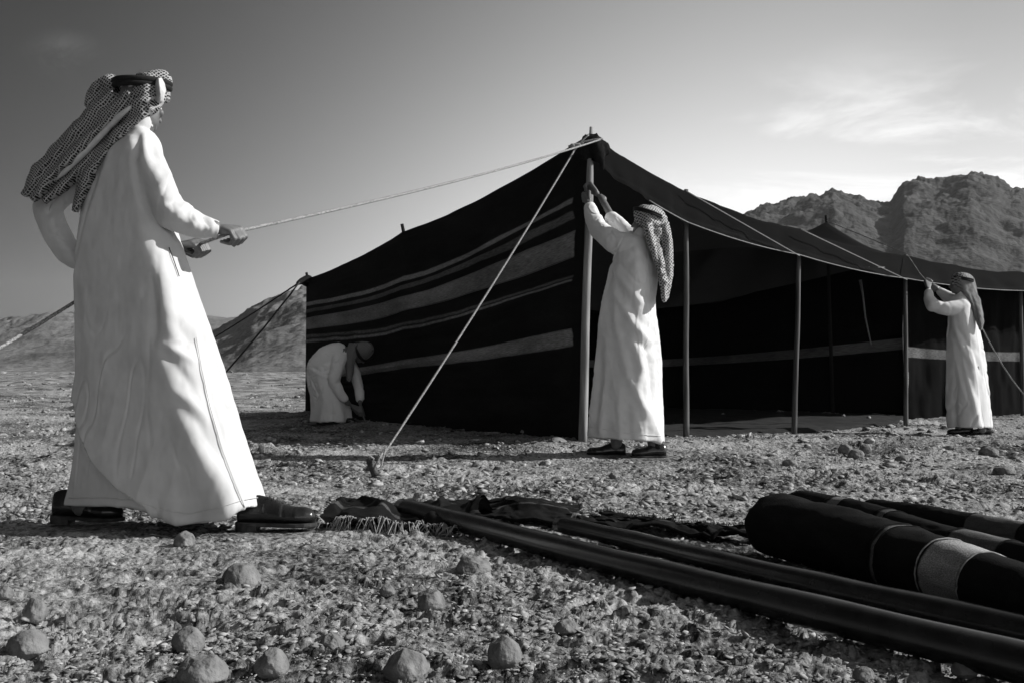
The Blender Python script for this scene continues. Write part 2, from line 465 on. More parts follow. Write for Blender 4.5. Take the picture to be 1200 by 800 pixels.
# ------------------------------------------------------------------ terrain
def base_h(X, Y):
    X = np.asarray(X, float); Y = np.asarray(Y, float)
    h = .07 * np.exp(-((Y - 8.5) / .95) ** 2) * sstep(9, 5, np.abs(X))
    # the tent stands on a slight swell: distance to the line of its side wall
    ax_, ay_, bx_, by_ = .6, 8.06, -2.89, 14.0
    t_ = np.clip(((X - ax_) * (bx_ - ax_) + (Y - ay_) * (by_ - ay_)) / ((bx_ - ax_) ** 2 + (by_ - ay_) ** 2), 0, 1)
    dw = np.hypot(X - ax_ - t_ * (bx_ - ax_), Y - ay_ - t_ * (by_ - ay_))
    h = np.maximum(h, .078 * np.exp(-(dw / .85) ** 2))
    h = h - .05 * np.exp(-((X - 4.9) / 1.1) ** 2 - ((Y - 10.75) / .7) ** 2)
    h = h + .07 * sstep(11.9, 13.2, Y) * (1 - np.exp(-(dw / .9) ** 2) * .8) + .0105 * np.maximum(Y - 13, 0)
    h = h + .035 * fbm(X * .35 + 3, Y * .35, o=2, s=5) * sstep(14, 26, Y) + .13 * np.abs(fbm(X * .22 + 3, Y * .38, o=4, s=6, ga=.6)) * sstep(18, 40, Y) + .25 * fbm(X * .05, Y * .05, o=3, s=9) * sstep(25, 80, Y)
    return h
FLAT = []   # spots kept level: (x, y, radius)
def micro_h(X, Y):
    d = np.maximum(Y, 1.0)
    wx, wy = X + .02 * vnoise(X * 30, Y * 30, s=40), Y + .02 * vnoise(X * 30 + 7, Y * 30, s=41)
    m1 = sstep(-.25, .5, fbm(X * .9, Y * .9, o=3, s=21))
    h = .012 * fbm(X * 2.2, Y * 2.2, o=3, s=22)
    f1, f2, cr = worley(wx * 19, wy * 23, s=31)
    h = h + np.maximum(cr - .5, 0) * .028 * sstep(.02, .18, f2 - f1) * (.25 + .75 * m1)
    f1, f2, cr = worley(wx * 48, wy * 56, s=32)
    h = h + np.maximum(cr - .5, 0) * .013 * sstep(.02, .25, f2 - f1) * (.4 + .6 * m1) * sstep(12, 5, d)
    f1, f2, cr = worley(wx * 4.5, wy * 5.5, s=33)
    h = h + np.maximum(cr - .74, 0) * .11 * sstep(.03, .35, f2 - f1) * m1 * sstep(2.2, 5, d)
    h = h + .0045 * ridged(X * 18, Y * 18, o=4, s=34, ga=.6) * sstep(14, 6, d)
    h = h - .014 * sstep(.30, .55, fbm(X * 7, Y * 11, o=3, s=38)) - .006 * sstep(.35, .55, fbm(X * 19, Y * 27, o=2, s=39)) * sstep(9, 5, d) 
    h = h + .05 * np.maximum(fbm(X * 1.1, Y * 1.6, o=3, s=35) - .25, 0) * sstep(8, 16, d)
    for (fx, fy, fr) in FLAT:
        h = h * sstep(fr * .6, fr * 1.3, np.hypot(X - fx, Y - fy))
    return h
def gz(x, y): return float(base_h(x, y))

# ------------------------------------------------------------------ tent
FR = [(.569, 8.0), (1.60, 9.2), (2.93, 10.4), (4.73, 12.0), (6.96, 13.6), (9.3, 15.2)]
tip_px = [(693, 157, 8.0), (804, 223, 9.2), (938, 269, 10.4), (1062, 299, 12.0), (1197, 319, 13.6)]
front = [at(*t) for t in tip_px] + [Vector((9.3, 15.2, 2.05))]
hem_px = [(693, 188, 7.96), (805, 261, 9.08), (936, 299, 10.26), (1064, 327, 11.83), (1198, 341, 13.4)]
hem = [at(*t) for t in hem_px] + [Vector((9.35, 15.1, 1.76))]
mid = [at(471, 272, 11.12), Vector((.9, 12.1, 2.25)), Vector((2.7, 12.9, 2.35)), at(968, 260, 13.6), Vector((6.4, 15.0, 2.28)), Vector((8.6, 17, 2.3))]
back = [at(359, 327, 14.0), Vector((0.0, 15.3, 1.75)), Vector((2.5, 16.0, 1.7)), Vector((4.6, 15.4, 1.7)), Vector((7.0, 16.6, 1.7)), Vector((9.5, 19, 1.7))]
tent = empty('tent', (2.5, 12, .05))
tag(tent, 'long black goat hair tent with pale woven stripes and an open front', 'tent')

def surf_rows(rows, nu, nv, sag_u, sag_v):
    """bilinear cloth between pole points with a sag in every bay"""
    R_, C_ = len(rows), len(rows[0])
    V = []; UV = []
    for i in range((R_ - 1) * nv + 1):
        r = i / nv; ri = min(int(r), R_ - 2); fr = r - ri
        for j in range((C_ - 1) * nu + 1):
            c = j / nu; ci = min(int(c), C_ - 2); fc = c - ci
            p = rows[ri][ci].lerp(rows[ri][ci + 1], fc).lerp(rows[ri + 1][ci].lerp(rows[ri + 1][ci + 1], fc), fr)
            su = sag_u[ri] * (1 - fr) + sag_u[ri + 1] * fr
            p = p - Vector((0, 0, su * 4 * fc * (1 - fc) + sag_v[ri] * 4 * fr * (1 - fr)))
            V.append(p); UV.append((c / (C_ - 1), r / (R_ - 1)))
    V = np.array(V); nx = (C_ - 1) * nu + 1; ny = (R_ - 1) * nv + 1
    V[:, 2] += .012 * fbm(V[:, 0] * 2.5, V[:, 1] * 2.5, o=3, s=3)
    return V, grid_faces(nx, ny), np.array(UV)
def two_sided(V, Fc, UV, off):
    """give the cloth a real thickness"""
    n = len(V)
    V2 = np.concatenate([V, V + np.array(off)]); F2 = np.concatenate([Fc, Fc[:, ::-1] + n]); U2 = np.concatenate([UV, UV])
    return V2, F2, U2
V, Fc, UV = surf_rows([hem, front, mid, back], 22, 14, [.03, .045, .12, .08], [0.0, .10, .08])
# valance folds: small waves near the hem
wv = np.clip(1 - UV[:, 1] * 3, 0, 1)
V[:, 1] += wv * .02 * np.sin(UV[:, 0] * 160 + 3 * fbm(UV[:, 0] * 20, UV[:, 1] * 3, o=2)); V[:, 0] += wv * .012 * np.sin(UV[:, 0] * 95)
M['roof'] = stripe_mat('goat_hair_roof', [(.04, .07, .008)], base=.002, base2=.006, sx=120, sy=300)
# loosely woven: a little sun comes through the roof
N, L = nodes(M['roof']); tr = N.new('ShaderNodeBsdfTranslucent'); tr.inputs[0].default_value = (.003, .003, .003, 1)
ad = N.new('ShaderNodeAddShader'); L.new(N['Principled BSDF'].outputs[0], ad.inputs[0]); L.new(tr.outputs[0], ad.inputs[1]); L.new(ad.outputs[0], N['Material Output'].inputs['Surface'])
mesh_obj('roof', V, Fc, M['roof'], tent, uv=UV)

# left side wall: stripe positions measured down the cloth at three places along it
knots_t = [0, .12, .52, 1]
qk = [0, .18, .20, .29, .379, .441, .462, .618, .677, 1]
rowk = {0: qk, .12: [0, .185, .205, .29, .378, .441, .462, .621, .678, 1],
        .52: [0, .238, .262, .34, .412, .472, .512, .655, .700, 1],
        1: [0, .17, .198, .285, .366, .40, .462, .690, .732, 1]}
WA, WB = Vector((.60, 8.06, 0)), Vector((back[0].x, back[0].y, 0))
topc = [front[0] + Vector((-.02, .05, .0)), mid[0], back[0]]
def wall_top(t):
    if t < .52:
        f = t / .52; p = topc[0].lerp(topc[1], f); s = .07
    else:
        f = (t - .52) / .48; p = topc[1].lerp(topc[2], f); s = .05
    return p - Vector((0, 0, s * 4 * f * (1 - f)))
nu, nv = 150, 110
V = []; UV = []
for i in range(nv + 1):
    q = i / nv
    for j in range(nu + 1):
        t = j / nu
        tv = [np.interp(q, np.array(rowk[0]), rowk[k]) for k in (0, .12, .52, 1)]
        f = float(np.interp(t, knots_t, tv))
        # smooth the stripe line along the wall
        f2 = float(np.interp(min(1, t + .08), knots_t, tv)); f3 = float(np.interp(max(0, t - .08), knots_t, tv))
        f = (f + f2 + f3) / 3
        top = wall_top(t); bot = WA.lerp(WB, t); bot.z = gz(bot.x, bot.y) - .03
        p = top.lerp(bot, f)
        V.append(p); UV.append((t * 1.0, q))
V = np.array(V); UV = np.array(UV)
nrm_w = np.array(((WB - WA).cross(Vector((0, 0, 1)))).normalized()); nrm_w = -nrm_w if nrm_w[1] > 0 else nrm_w
bel = np.sin(np.pi * UV[:, 1]) * np.sin(np.pi * np.clip(UV[:, 0], 0, 1)) * .02
wr = .045 * ridged(UV[:, 0] * 2.2 + UV[:, 1] * .8, UV[:, 1] * 7, o=3, s=71) * np.sin(np.pi * UV[:, 1]) ** .5
wr += .012 * fbm(UV[:, 0] * 9, UV[:, 1] * 24, o=3, s=72) + .02 * np.sin(UV[:, 0] * 40 + 2 * UV[:, 1]) * UV[:, 1] ** 4
wr = wr * sstep(1.0, .9, UV[:, 0]) * sstep(0, .04, UV[:, 0])
V = V + nrm_w[None, :] * (wr - bel)[:, None]
M['wall'] = stripe_mat('goat_hair_side_wall', [(.18, .20, .28), (.225, .25, .13), (.29, .379, .24), (.441, .450, .14), (.455, .462, .28), (.618, .677, .30)], base=.006, base2=.024, sx=90, sy=420)
# stripes stop short of the pole: a plain selvedge
N, L = nodes(M['wall'])
b = N['Principled BSDF']; src = b.inputs['Base Color'].links[0].from_socket
uvn = N['UV Map']; sp2 = N.new('ShaderNodeSeparateXYZ'); L.new(uvn.outputs[0], sp2.inputs[0])
mrn = N.new('ShaderNodeMapRange'); mrn.inputs[1].default_value = .026; mrn.inputs[2].default_value = .029; L.new(sp2.outputs[0], mrn.inputs[0])
mxn = N.new('ShaderNodeMix'); mxn.data_type = 'RGBA'; mxn.inputs[6].default_value = (.012, .012, .012, 1); L.new(mrn.outputs[0], mxn.inputs[0]); L.new(src, mxn.inputs[7]); L.new(mxn.outputs[2], b.inputs['Base Color'])
Fw = grid_faces(nu + 1, nv + 1)
V2, F2, U2 = two_sided(V, Fw, UV, tuple(-nrm_w * .006))
mesh_obj('side_wall', V2, F2, M['wall'], tent, uv=U2)
# seams: thin raised stitching along the big stripes
for (qq, tend) in ((.29, 1), (.379, 1), (.618, 1), (.677, 1)):
    r = int(round(qq * nv)); pts = [V[r * (nu + 1) + j] + nrm_w * .006 for j in range(4, nu + 1, 3)]
    tube_obj('stripe_seam', pts, .0022, M['greyrope'], tent, n=4)

def curtain(name, pts, tops, q0, q1, bri, fold, seed, n=60):
    V = []; UV = []
    P = [Vector((p[0], p[1], 0)) for p in pts]
    seg = len(P) - 1
    for i in range(51):
        q = i / 50
        for j in range(n * seg + 1):
            c = j / n; ci = min(int(c), seg - 1); fc = c - ci
            a = P[ci].lerp(P[ci + 1], fc); zt = tops[ci] * (1 - fc) + tops[ci + 1] * fc - .05 * 4 * fc * (1 - fc)
            zb = gz(a.x, a.y) - .02
            V.append((a.x, a.y, zt + (zb - zt) * q)); UV.append((j / (n * seg), q))
    V = np.array(V); UV = np.array(UV)
    V[:, 1] += fold * ridged(UV[:, 0] * 3 * seg, UV[:, 1] * 1.2, o=3, s=seed) + .5 * fold * fbm(UV[:, 0] * 14 * seg, UV[:, 1] * 3, o=3, s=seed)
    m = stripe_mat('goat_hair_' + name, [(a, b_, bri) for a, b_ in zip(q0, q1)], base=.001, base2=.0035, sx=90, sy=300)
    V2, F2, U2 = two_sided(V, grid_faces(n * seg + 1, 51), UV, (0, .006, 0))
    return mesh_obj(name, V2, F2, m, tent, uv=U2)
curtain('back_wall', [(-2.86, 14.0), (0, 15.25), (2.5, 15.8), (5.18, 13.15)], [2.0, 1.75, 1.72, 2.2], [.50], [.57], .16, .03, 90)
curtain('front_curtain', [(5.15, 12.95), (7.2, 14.1), (9.4, 15.5)], [2.1, 2.0, 1.9], [.535], [.60], .11, .045, 95)

# poles of the front row, of the side wall and of the ridge
base_px = [(682, 8.0), (803, 9.2), (929, 10.4), (1060, 12.0), (1197, 13.6)]
for k, ((bx, Y), tp) in enumerate(zip(base_px, front)):
    X = (bx - 600) / F * Y
    b0 = Vector((X, Y - .01, gz(X, Y) - .05)); t1 = tp + (Vector((0, .0, .055)) if k == 0 else Vector((.01, .05, .015)))
    pts = [b0.lerp(t1, i / 14) + Vector((.0025 * math.sin(i * .8 + k), .002 * math.cos(i * 1.1), 0)) for i in range(15)]
    tube_obj('pole', pts, [.036, .035, .034, .033, .032, .031, .012] if k == 0 else [.029, .027, .025, .02], M['cornerpole'] if k == 0 else M['tentpole'], tent, n=12)
for tp in (mid[0], back[0], mid[3]):
    tube_obj('pole', [Vector((tp.x + .10, tp.y + .12, gz(tp.x, tp.y) - .05)), tp + Vector((.035, .06, -.1)), tp + Vector((.0, .0, .09))], [.026, .022, .018], M['cord'], tent, n=10)
FLAT += [(.57, 8.0, .12)]
# cap of folded cloth bound over the tall corner pole
s_ = Sol()
ap = front[0] + Vector((0, 0, -.045))
s_.ell(ap + Vector((.0, -.01, -.03)), (.085, .07, .06)); s_.ell(ap + Vector((.05, -.02, -.09)), (.10, .06, .075)); s_.ell(ap + Vector((-.07, -.02, -.10)), (.075, .05, .06))
s_.chain([ap + Vector((.02, -.05, -.05)), ap + Vector((.06, -.07, -.16)), ap + Vector((.09, -.05, -.27))], [.05, .04, .012])
V, Nn, Fc = remesh(s_, .012, 4)
V += Nn * (.016 * ridged(V[:, 0] * 13, V[:, 2] * 5, o=3, s=4))[:, None]
cap_o = mesh_obj('pole_cap_cloth', V, Fc, M['wool'], tent)
# gathered cloth at the far left corner
s_ = Sol(); bc = back[0]; tab = at(349, 332, 13.7)
s_.chain([bc + Vector((.02, 0, -.03)), bc.lerp(tab, .5) + Vector((0, 0, .0)), tab], [.09, .05, .03])
V, Nn, Fc = remesh(s_, .015, 2); mesh_obj('corner_tab', V, Fc, M['wool'], tent)
# pale cord along the hem, and lashings over the roof
cord_pts = []
for i in range(0, len(hem) - 1):
    a = hem[i] + Vector((0, -.03, 0)); b_ = hem[i + 1] + Vector((0, -.03, 0))
    cord_pts += catenary(a, b_, .03, 14)[:-1]
cord_pts = cord_pts[8:]
tube_obj('hem_cord', cord_pts, .0055, M['rope'], tent, n=6)
for a, b_, m in (((804, 224, 9.06), (937, 300, 10.16), 'rope'), ((939, 269, 10.22), (1063, 328, 11.68), 'rope'), ((969, 259, 13.4), (1062, 297, 11.95), 'greyrope')):
    tube_obj('roof_lashing', catenary(at(*a), at(*b_), .0, 16), .0055, M[m], tent, n=6)
# a loose end of cloth and light strip under the eave by the fourth pole
tube_obj('hem_lining', catenary(at(1018, 313, 11.25), at(1061, 312, 11.93), .01, 10), [.003, .006, .011, .013], M['rope'], tent, n=8)
tube_obj('hanging_strap', [at(1008, 328, 12.6), at(1011, 345, 12.6), at(1014, 372, 12.6), at(1021, 404, 12.6)], [.02, .012, .01, .008], M['greyrope'], tent, n=6)

# near-black sheet added to paint the shade on the tent floor
def inside_shade():
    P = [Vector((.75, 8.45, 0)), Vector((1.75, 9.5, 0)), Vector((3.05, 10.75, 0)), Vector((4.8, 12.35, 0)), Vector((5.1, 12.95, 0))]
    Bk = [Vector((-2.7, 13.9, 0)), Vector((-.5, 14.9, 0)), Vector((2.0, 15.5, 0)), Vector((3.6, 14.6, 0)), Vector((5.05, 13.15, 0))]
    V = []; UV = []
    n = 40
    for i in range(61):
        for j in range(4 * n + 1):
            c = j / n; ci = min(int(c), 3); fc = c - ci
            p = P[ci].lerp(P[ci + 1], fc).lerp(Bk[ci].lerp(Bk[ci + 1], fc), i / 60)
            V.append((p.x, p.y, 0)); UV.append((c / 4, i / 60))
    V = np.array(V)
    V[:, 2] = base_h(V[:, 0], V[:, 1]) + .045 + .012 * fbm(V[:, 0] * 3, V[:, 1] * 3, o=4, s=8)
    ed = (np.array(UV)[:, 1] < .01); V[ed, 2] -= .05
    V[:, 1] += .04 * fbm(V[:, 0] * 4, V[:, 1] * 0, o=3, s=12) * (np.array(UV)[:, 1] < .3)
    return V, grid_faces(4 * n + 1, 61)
V, Fc = inside_shade()
tag(mesh_obj('floor_shade_sheet', V, Fc, mat('floor_shade_dark', .004, .012, rough=.97, scale=6, bump=.6, bscale=40, bdist=.01)), 'dark sheet standing in for the shade on the floor inside the open tent', 'shade sheet')

# ------------------------------------------------------------------ folds on clothing
def fold_field(px, py, folds):
    tot = np.zeros_like(px)
    for pts, w_, amp, kind in folds:
        best = np.full(px.shape, 1e9); sg = np.ones(px.shape); par = np.zeros(px.shape)
        Ls = [math.hypot(b[0] - a[0], b[1] - a[1]) for a, b in zip(pts[:-1], pts[1:])]; T = sum(Ls); acc = 0
        for (a, b), L_ in zip(zip(pts[:-1], pts[1:]), Ls):
            dx, dy = (b[0] - a[0]) / L_, (b[1] - a[1]) / L_
            t = np.clip((px - a[0]) * dx + (py - a[1]) * dy, 0, L_)
            qx, qy = a[0] + t * dx, a[1] + t * dy
            d = np.hypot(px - qx, py - qy); s = np.sign((px - a[0]) * dy - (py - a[1]) * dx)
            m = d < best
            best = np.where(m, d, best); sg = np.where(m, s, sg); par = np.where(m, (acc + t) / T, par); acc += L_
        ww = (w_[0] + (w_[1] - w_[0]) * par) if isinstance(w_, tuple) else w_
        if kind == 'r':       # soft ridge or valley
            tot += amp * np.exp(-(best / ww) ** 2) * np.sin(np.pi * np.clip(par * .94 + .03, 0, 1)) ** .5
        elif kind == 'p':     # ridge that stays strong to its far end (hem)
            tot += amp * np.exp(-(best / ww) ** 2) * np.sin(np.pi / 2 * np.clip(par + .02, 0, 1)) ** .7
        elif kind == 's':     # sharp step: one side lies over the other (+ on the right of the direction of travel)
            tot += amp * np.where(sg > 0, np.exp(-(best / ww) ** 2), 0) * np.sin(np.pi * np.clip(par * .9 + .05, 0, 1)) ** .4
    return tot
def etube(sol, Y0, pts, n=44, u0=.5, pw=1.0, sub=4, vertical=True):
    """closed loft through (px, py, dy, half width px, half depth m[, u0]); width lies in the image plane, depth along the view"""
    A = [list(p) + [u0] * (6 - len(p)) for p in pts]; A = np.array(A, float); k = len(A)
    t = np.linspace(0, k - 1, (k - 1) * sub + 1)
    B = np.stack([np.interp(t, range(k), A[:, c]) for c in range(6)], 1)
    for _ in range(sub - 1):
        B[1:-1] = (B[:-2] + 2 * B[1:-1] + B[2:]) / 4
    T = np.gradient(B[:, :2], axis=0); T /= np.linalg.norm(T, axis=1)[:, None]
    rings = []
    th = np.linspace(0, 2 * math.pi, n, endpoint=False)
    for i in range(len(B)):
        cx, cy, dy, hw, hd, uu = B[i]
        if vertical: nx, ny = 1.0, 0.0
        else: nx, ny = (-T[i][1], T[i][0])
        ring = []
        for a in th:
            c, s = math.cos(a), math.sin(a)
            u = (1 + c) / 2
            if s < 0:      # near side, highest at uu
                if u < uu: pr = math.sin(math.pi / 2 * u / uu)
                else: pr = math.sin(math.pi / 2 * (1 - u) / (1 - uu))
                d = -hd * max(pr, 0) ** pw
            else: d = hd * s
            ring.append(at(cx + nx * hw * c, cy + ny * hw * c, Y0 + dy + d))
        rings.append(np.array(ring))
    sol.loft(rings)

def crease(V, seed, amp, fx=3.2, fz=1.1, width=.05, tilt=.5):
    """thin pinched crease lines wandering over the cloth"""
    d = 0
    for k in range(3):
        q = 1.75 ** k; tl = tilt * (1 if k % 2 else -1)
        n = fbm(V[:, 0] * fx * q + V[:, 2] * tl, V[:, 1] * fx * q * .7 + 3 * k, V[:, 2] * fz * q + V[:, 0] * tl, o=2, s=seed + 11 * k, ga=.35)
        m = sstep(-.1, .5, vnoise(V[:, 0] * 3 + k, V[:, 1] * 3, V[:, 2] * 2.2, seed + 5 * k))
        d = d - amp / (1 + .5 * k) * np.exp(-(n / width) ** 2) * m + amp * .6 / (1 + .5 * k) * np.exp(-((n - width * 2) / (width * 1.6)) ** 2) * m
    return d
def cloth(name, sol, voxel, m, parent, folds=(), smooth=6, noise=.003, nscale=(9, 9, 3), seed=0, extra=None, ridge=0.0, rs=(6, 1.2)):
    V, Nn, Fc = remesh(sol, voxel, smooth, .6)
    px, py = proj(V)
    face = np.clip(-Nn[:, 1] * 1.6 + .25, 0, 1)
    d = fold_field(px, py, folds) * face if folds else 0
    d = d + noise * fbm(V[:, 0] * nscale[0], V[:, 1] * nscale[1], V[:, 2] * nscale[2], o=3, s=seed)
    if ridge: d = d + ridge * ridged(V[:, 0] * rs[0] + V[:, 1] * rs[0] * .7, V[:, 2] * rs[1] + V[:, 0], o=2, s=seed + 3)
    if extra is not None: d = d + extra(V, px, py)
    V = V + Nn * np.asarray(d)[:, None]
    return mesh_obj(name, V, Fc, m, parent)

# ------------------------------------------------------------------ hands, heads, shoes
def hand(sol, W, G, axis, backn, size=1.0, thumb=1, fist=True):
    """palm with five bent fingers closed round a rope or pole of direction `axis` through G; backn points out of the back of the hand"""
    r = Vector(axis).normalized(); e1 = Vector(backn); e1 = (e1 - r * e1.dot(r)).normalized(); e2 = (G - W); e2 = (e2 - r * e2.dot(r) - e1 * e2.dot(e1))
    e2 = e2.normalized() if e2.length > 1e-4 else r.cross(e1)
    S = size
    def P(o, a, b): return G + r * o * S + e1 * a * S + e2 * b * S
    offs = [.032, .011, -.010, -.030]; ln = [.95, 1.05, 1.0, .82]; rad = [.0098, .0100, .0094, .0084]
    for o, l, q in zip(offs, ln, rad):
        k = P(o, .027, .022); a = P(o * 1.02, .010, .022 + .030 * l); b = P(o * 1.0, -.020 * l, .020 + .018 * l); c = P(o * .96, -.026, -.004)
        sol.chain([W.lerp(k, .35) + e1 * .006 * S, k], [.013 * S, q * 1.25 * S])
        sol.chain([k, a, b, c], [q * 1.12 * S, q * 1.05 * S, q * .95 * S, q * .82 * S])
    # palm and heel of the hand
    for o in (.022, 0, -.020):
        sol.cap(W.lerp(G, .25), .017 * S, P(o, .020, .004), .017 * S)
    tb = W.lerp(G, .38) + r * .022 * S * thumb
    t1 = P(.040 * thumb, .004, -.020); t2 = P(.034 * thumb, -.026, .002); t3 = P(.018 * thumb, -.036, .020)
    sol.chain([tb, t1, t2, t3], [.016 * S, .0135 * S, .011 * S, .0095 * S])
    sol.cap(W - (G - W) * .25, .026 * S, W, .024 * S)

def head(sol, C, fwd, up, S=1.0):
    """head with brow, nose, mouth, chin and ears; C centre of the skull, about .235 m tall"""
    f = Vector(fwd).normalized(); u = Vector(up); u = (u - f * u.dot(f)).normalized(); s = f.cross(u)
    Mr = np.array([[s.x, f.x, u.x], [s.y, f.y, u.y], [s.z, f.z, u.z]])
    def P(a, b, c): return C + s * a * S + f * b * S + u * c * S
    sol.ell(P(0, -.010, .025), (.074 * S, .094 * S, .088 * S), rot=Mr)
    sol.ell(P(0, .022, -.035), (.056 * S, .064 * S, .072 * S), rot=Mr)
    sol.ell(P(0, .058, -.082), (.024 * S, .020 * S, .018 * S), rot=Mr)      # chin
    sol.cap(P(-.03, .074, .018), .011 * S, P(.03, .074, .018), .011 * S)      # brow
    sol.chain([P(0, .083, .006), P(0, .098, -.020), P(0, .104, -.034)], [.008 * S, .010 * S, .012 * S])
    sol.cap(P(-.012, .092, -.038), .007 * S, P(.012, .092, -.038), .007 * S)
    sol.cap(P(-.018, .078, -.058), .007 * S, P(.018, .078, -.058), .007 * S)
    sol.cap(P(-.014, .078, -.068), .007 * S, P(.014, .078, -.068), .007 * S)
    sol.ell(P(-.04, .062, -.022), (.022 * S, .018 * S, .020 * S), rot=Mr); sol.ell(P(.04, .062, -.022), (.022 * S, .018 * S, .020 * S), rot=Mr)
    for q in (-1, 1):
        sol.chain([P(q * .074, -.006, .012), P(q * .083, -.014, .004), P(q * .080, -.010, -.014), P(q * .072, -.002, -.026)], [.011 * S, .013 * S, .010 * S, .008 * S])
    return P

def shoe(parent, heel, yaw, L_=.285, z=0.0, laces=True, lift=0.0, hs=1.0):
    """lace-up shoe: rounded upper, sole with heel block, tongue and laces; toe points along yaw (0 = +X)"""
    hx, hy = heel; c, s = math.cos(yaw), math.sin(yaw)
    def T(p):
        p = np.asarray(p, float); zz = p[:, 2] + lift * np.clip(1 - p[:, 0] / L_ * 1.3, 0, 1)
        return np.stack([hx + p[:, 0] * c - p[:, 1] * s, hy + p[:, 0] * s + p[:, 1] * c, z + zz], 1)
    xs = np.array([.0, .02, .07, .15, .27, .40, .52, .64, .76, .88, .96, 1.0]) * L_
    hw = np.array([.012, .024, .031, .035, .034, .035, .040, .046, .048, .042, .028, .010])
    tp = np.array([.078, .094, .103, .108, .110, .103, .090, .076, .070, .068, .060, .042]) * hs
    sol = Sol(); rings = []
    th = np.linspace(0, 2 * math.pi, 24, endpoint=False)
    for x, w_, t in zip(xs, hw, tp):
        cz = .018 + (t - .018) * .38
        zz = np.where(np.sin(th) > 0, cz + (t - cz) * np.sin(th) ** .9 if False else cz + (t - cz) * np.abs(np.sin(th)) ** .85 * np.sign(np.sin(th)), cz + (cz - .016) * np.sin(th))
        narrow = 1 - .30 * np.clip((zz - .05) / .06, 0, 1)
        rings.append(T(np.stack([np.full(24, x), w_ * np.cos(th) * narrow, zz], 1)))
    sol.loft(rings)
    root = parent.location
    sh = empty('shoe', Vector((0, 0, 0))); sh.parent = parent
    V, Nn, Fc = remesh(sol, .005, 3)
    loc = np.stack([(V[:, 0] - hx) * c + (V[:, 1] - hy) * s, -(V[:, 0] - hx) * s + (V[:, 1] - hy) * c, V[:, 2] - z], 1)
    cr = -.0022 * np.exp(-((loc[:, 0] - L_ * .60) / .004) ** 2) * (loc[:, 2] > .045) + .0015 * ((loc[:, 0] > L_ * .74) & (loc[:, 2] > .03)) + .0016 * (np.abs(loc[:, 1]) > .010) * ((loc[:, 0] > L_ * .36) & (loc[:, 0] < L_ * .58))
    V = V + Nn * cr[:, None]
    def mo(n, v, f, m, p=sh, **k):
        o = mesh_obj(n, v, f, m, None, **k); o.parent = p; o.location = -Vector(root); return o
    mo('upper', V, Fc, M['shoe'])
    # sole outline
    out = []; xs2 = np.linspace(-.004, L_ + .006, 30)
    wf = np.interp(xs2, xs, hw + .005)
    wf[0] = .014; wf[-1] = .012
    top = np.concatenate([np.stack([xs2, wf], 1), np.stack([xs2, -wf], 1)[::-1]])
    n = len(top); V0 = np.concatenate([np.column_stack([top, np.full(n, .020)]), np.column_stack([top * [1, 1.02], np.full(n, .010)]), np.column_stack([top * [1, .98], np.full(n, .006)])])
    Fs = [tuple(q) for q in grid_faces(n, 3, True)] + [tuple(range(n)), tuple(range(2 * n, 3 * n))[::-1]]
    mo('sole', T(V0), Fs, M['sole'], smooth=False)
    hl = top[(top[:, 0] < L_ * .30)]; n = len(hl)
    V0 = np.concatenate([np.column_stack([hl, np.full(n, .009)]), np.column_stack([hl, np.full(n, -.012)])])
    mo('heel_block', T(V0), [tuple(q) for q in grid_faces(n, 2, True)] + [tuple(range(n)), tuple(range(n, 2 * n))[::-1]], M['sole'], smooth=False)
    if laces:
        for k in range(4):
            x = L_ * (.40 + .05 * k); zt = float(np.interp(x, xs, tp)) + .001
            v, f = tube([(x, -.016, zt - .006), (x + .004, 0, zt + .002), (x, .016, zt - .006)], .0022, n=6)
            mo('lace', T(v), f, M['sole'])
    return sh

def person(loc, label):
    p = empty('person', loc); tag(p, label, 'man', 'men in white robes pitching the tent'); return p
def pobj(name, sol, voxel, m, parent, smooth=2):
    V, Nn, Fc = remesh(sol, voxel, smooth); return mesh_obj(name, V, Fc, m, parent)
def torus_pts(C, nrm_, r, n=40, e=1.0):
    nn = Vector(nrm_).normalized(); a = nn.orthogonal().normalized(); b = nn.cross(a)
    return [C + a * r * math.cos(t) + b * r * e * math.sin(t) for t in np.linspace(0, 2 * math.pi, n)]
def eyes(P, parent, S=1.0):
    for q in (-1, 1):
        s = Sol(); s.ell(P(q * .031, .070, .002), (.0115 * S,) * 3, n=12); v, f = s.mesh(); mesh_obj('eye', v, f, M['eye'], parent)

# ================================================================== PERSON A: big man on the left pulling the rope
YA = 3.85
pA = person((at(190, 615, YA).x, YA, 0), 'tall man at far left in white robe hauling on a rope with his back turned')
def A(px, py, dy=0): return at(px, py, YA + dy)
b = Sol()
hipC = A(165, 345); chest = A(150, 215)
b.chain([hipC, A(155, 280), chest], [.08, .075, .08]); b.cap(A(132, 188, .05), .04, A(163, 182, -.02), .04)
b.chain([chest, A(160, 165, .01), A(165, 142, .0)], [.07, .055, .052])
aHead = A(166, 124, .0)
PA = head(b, aHead, (.42, .90, -.10), (-.10, .05, 1), .90)
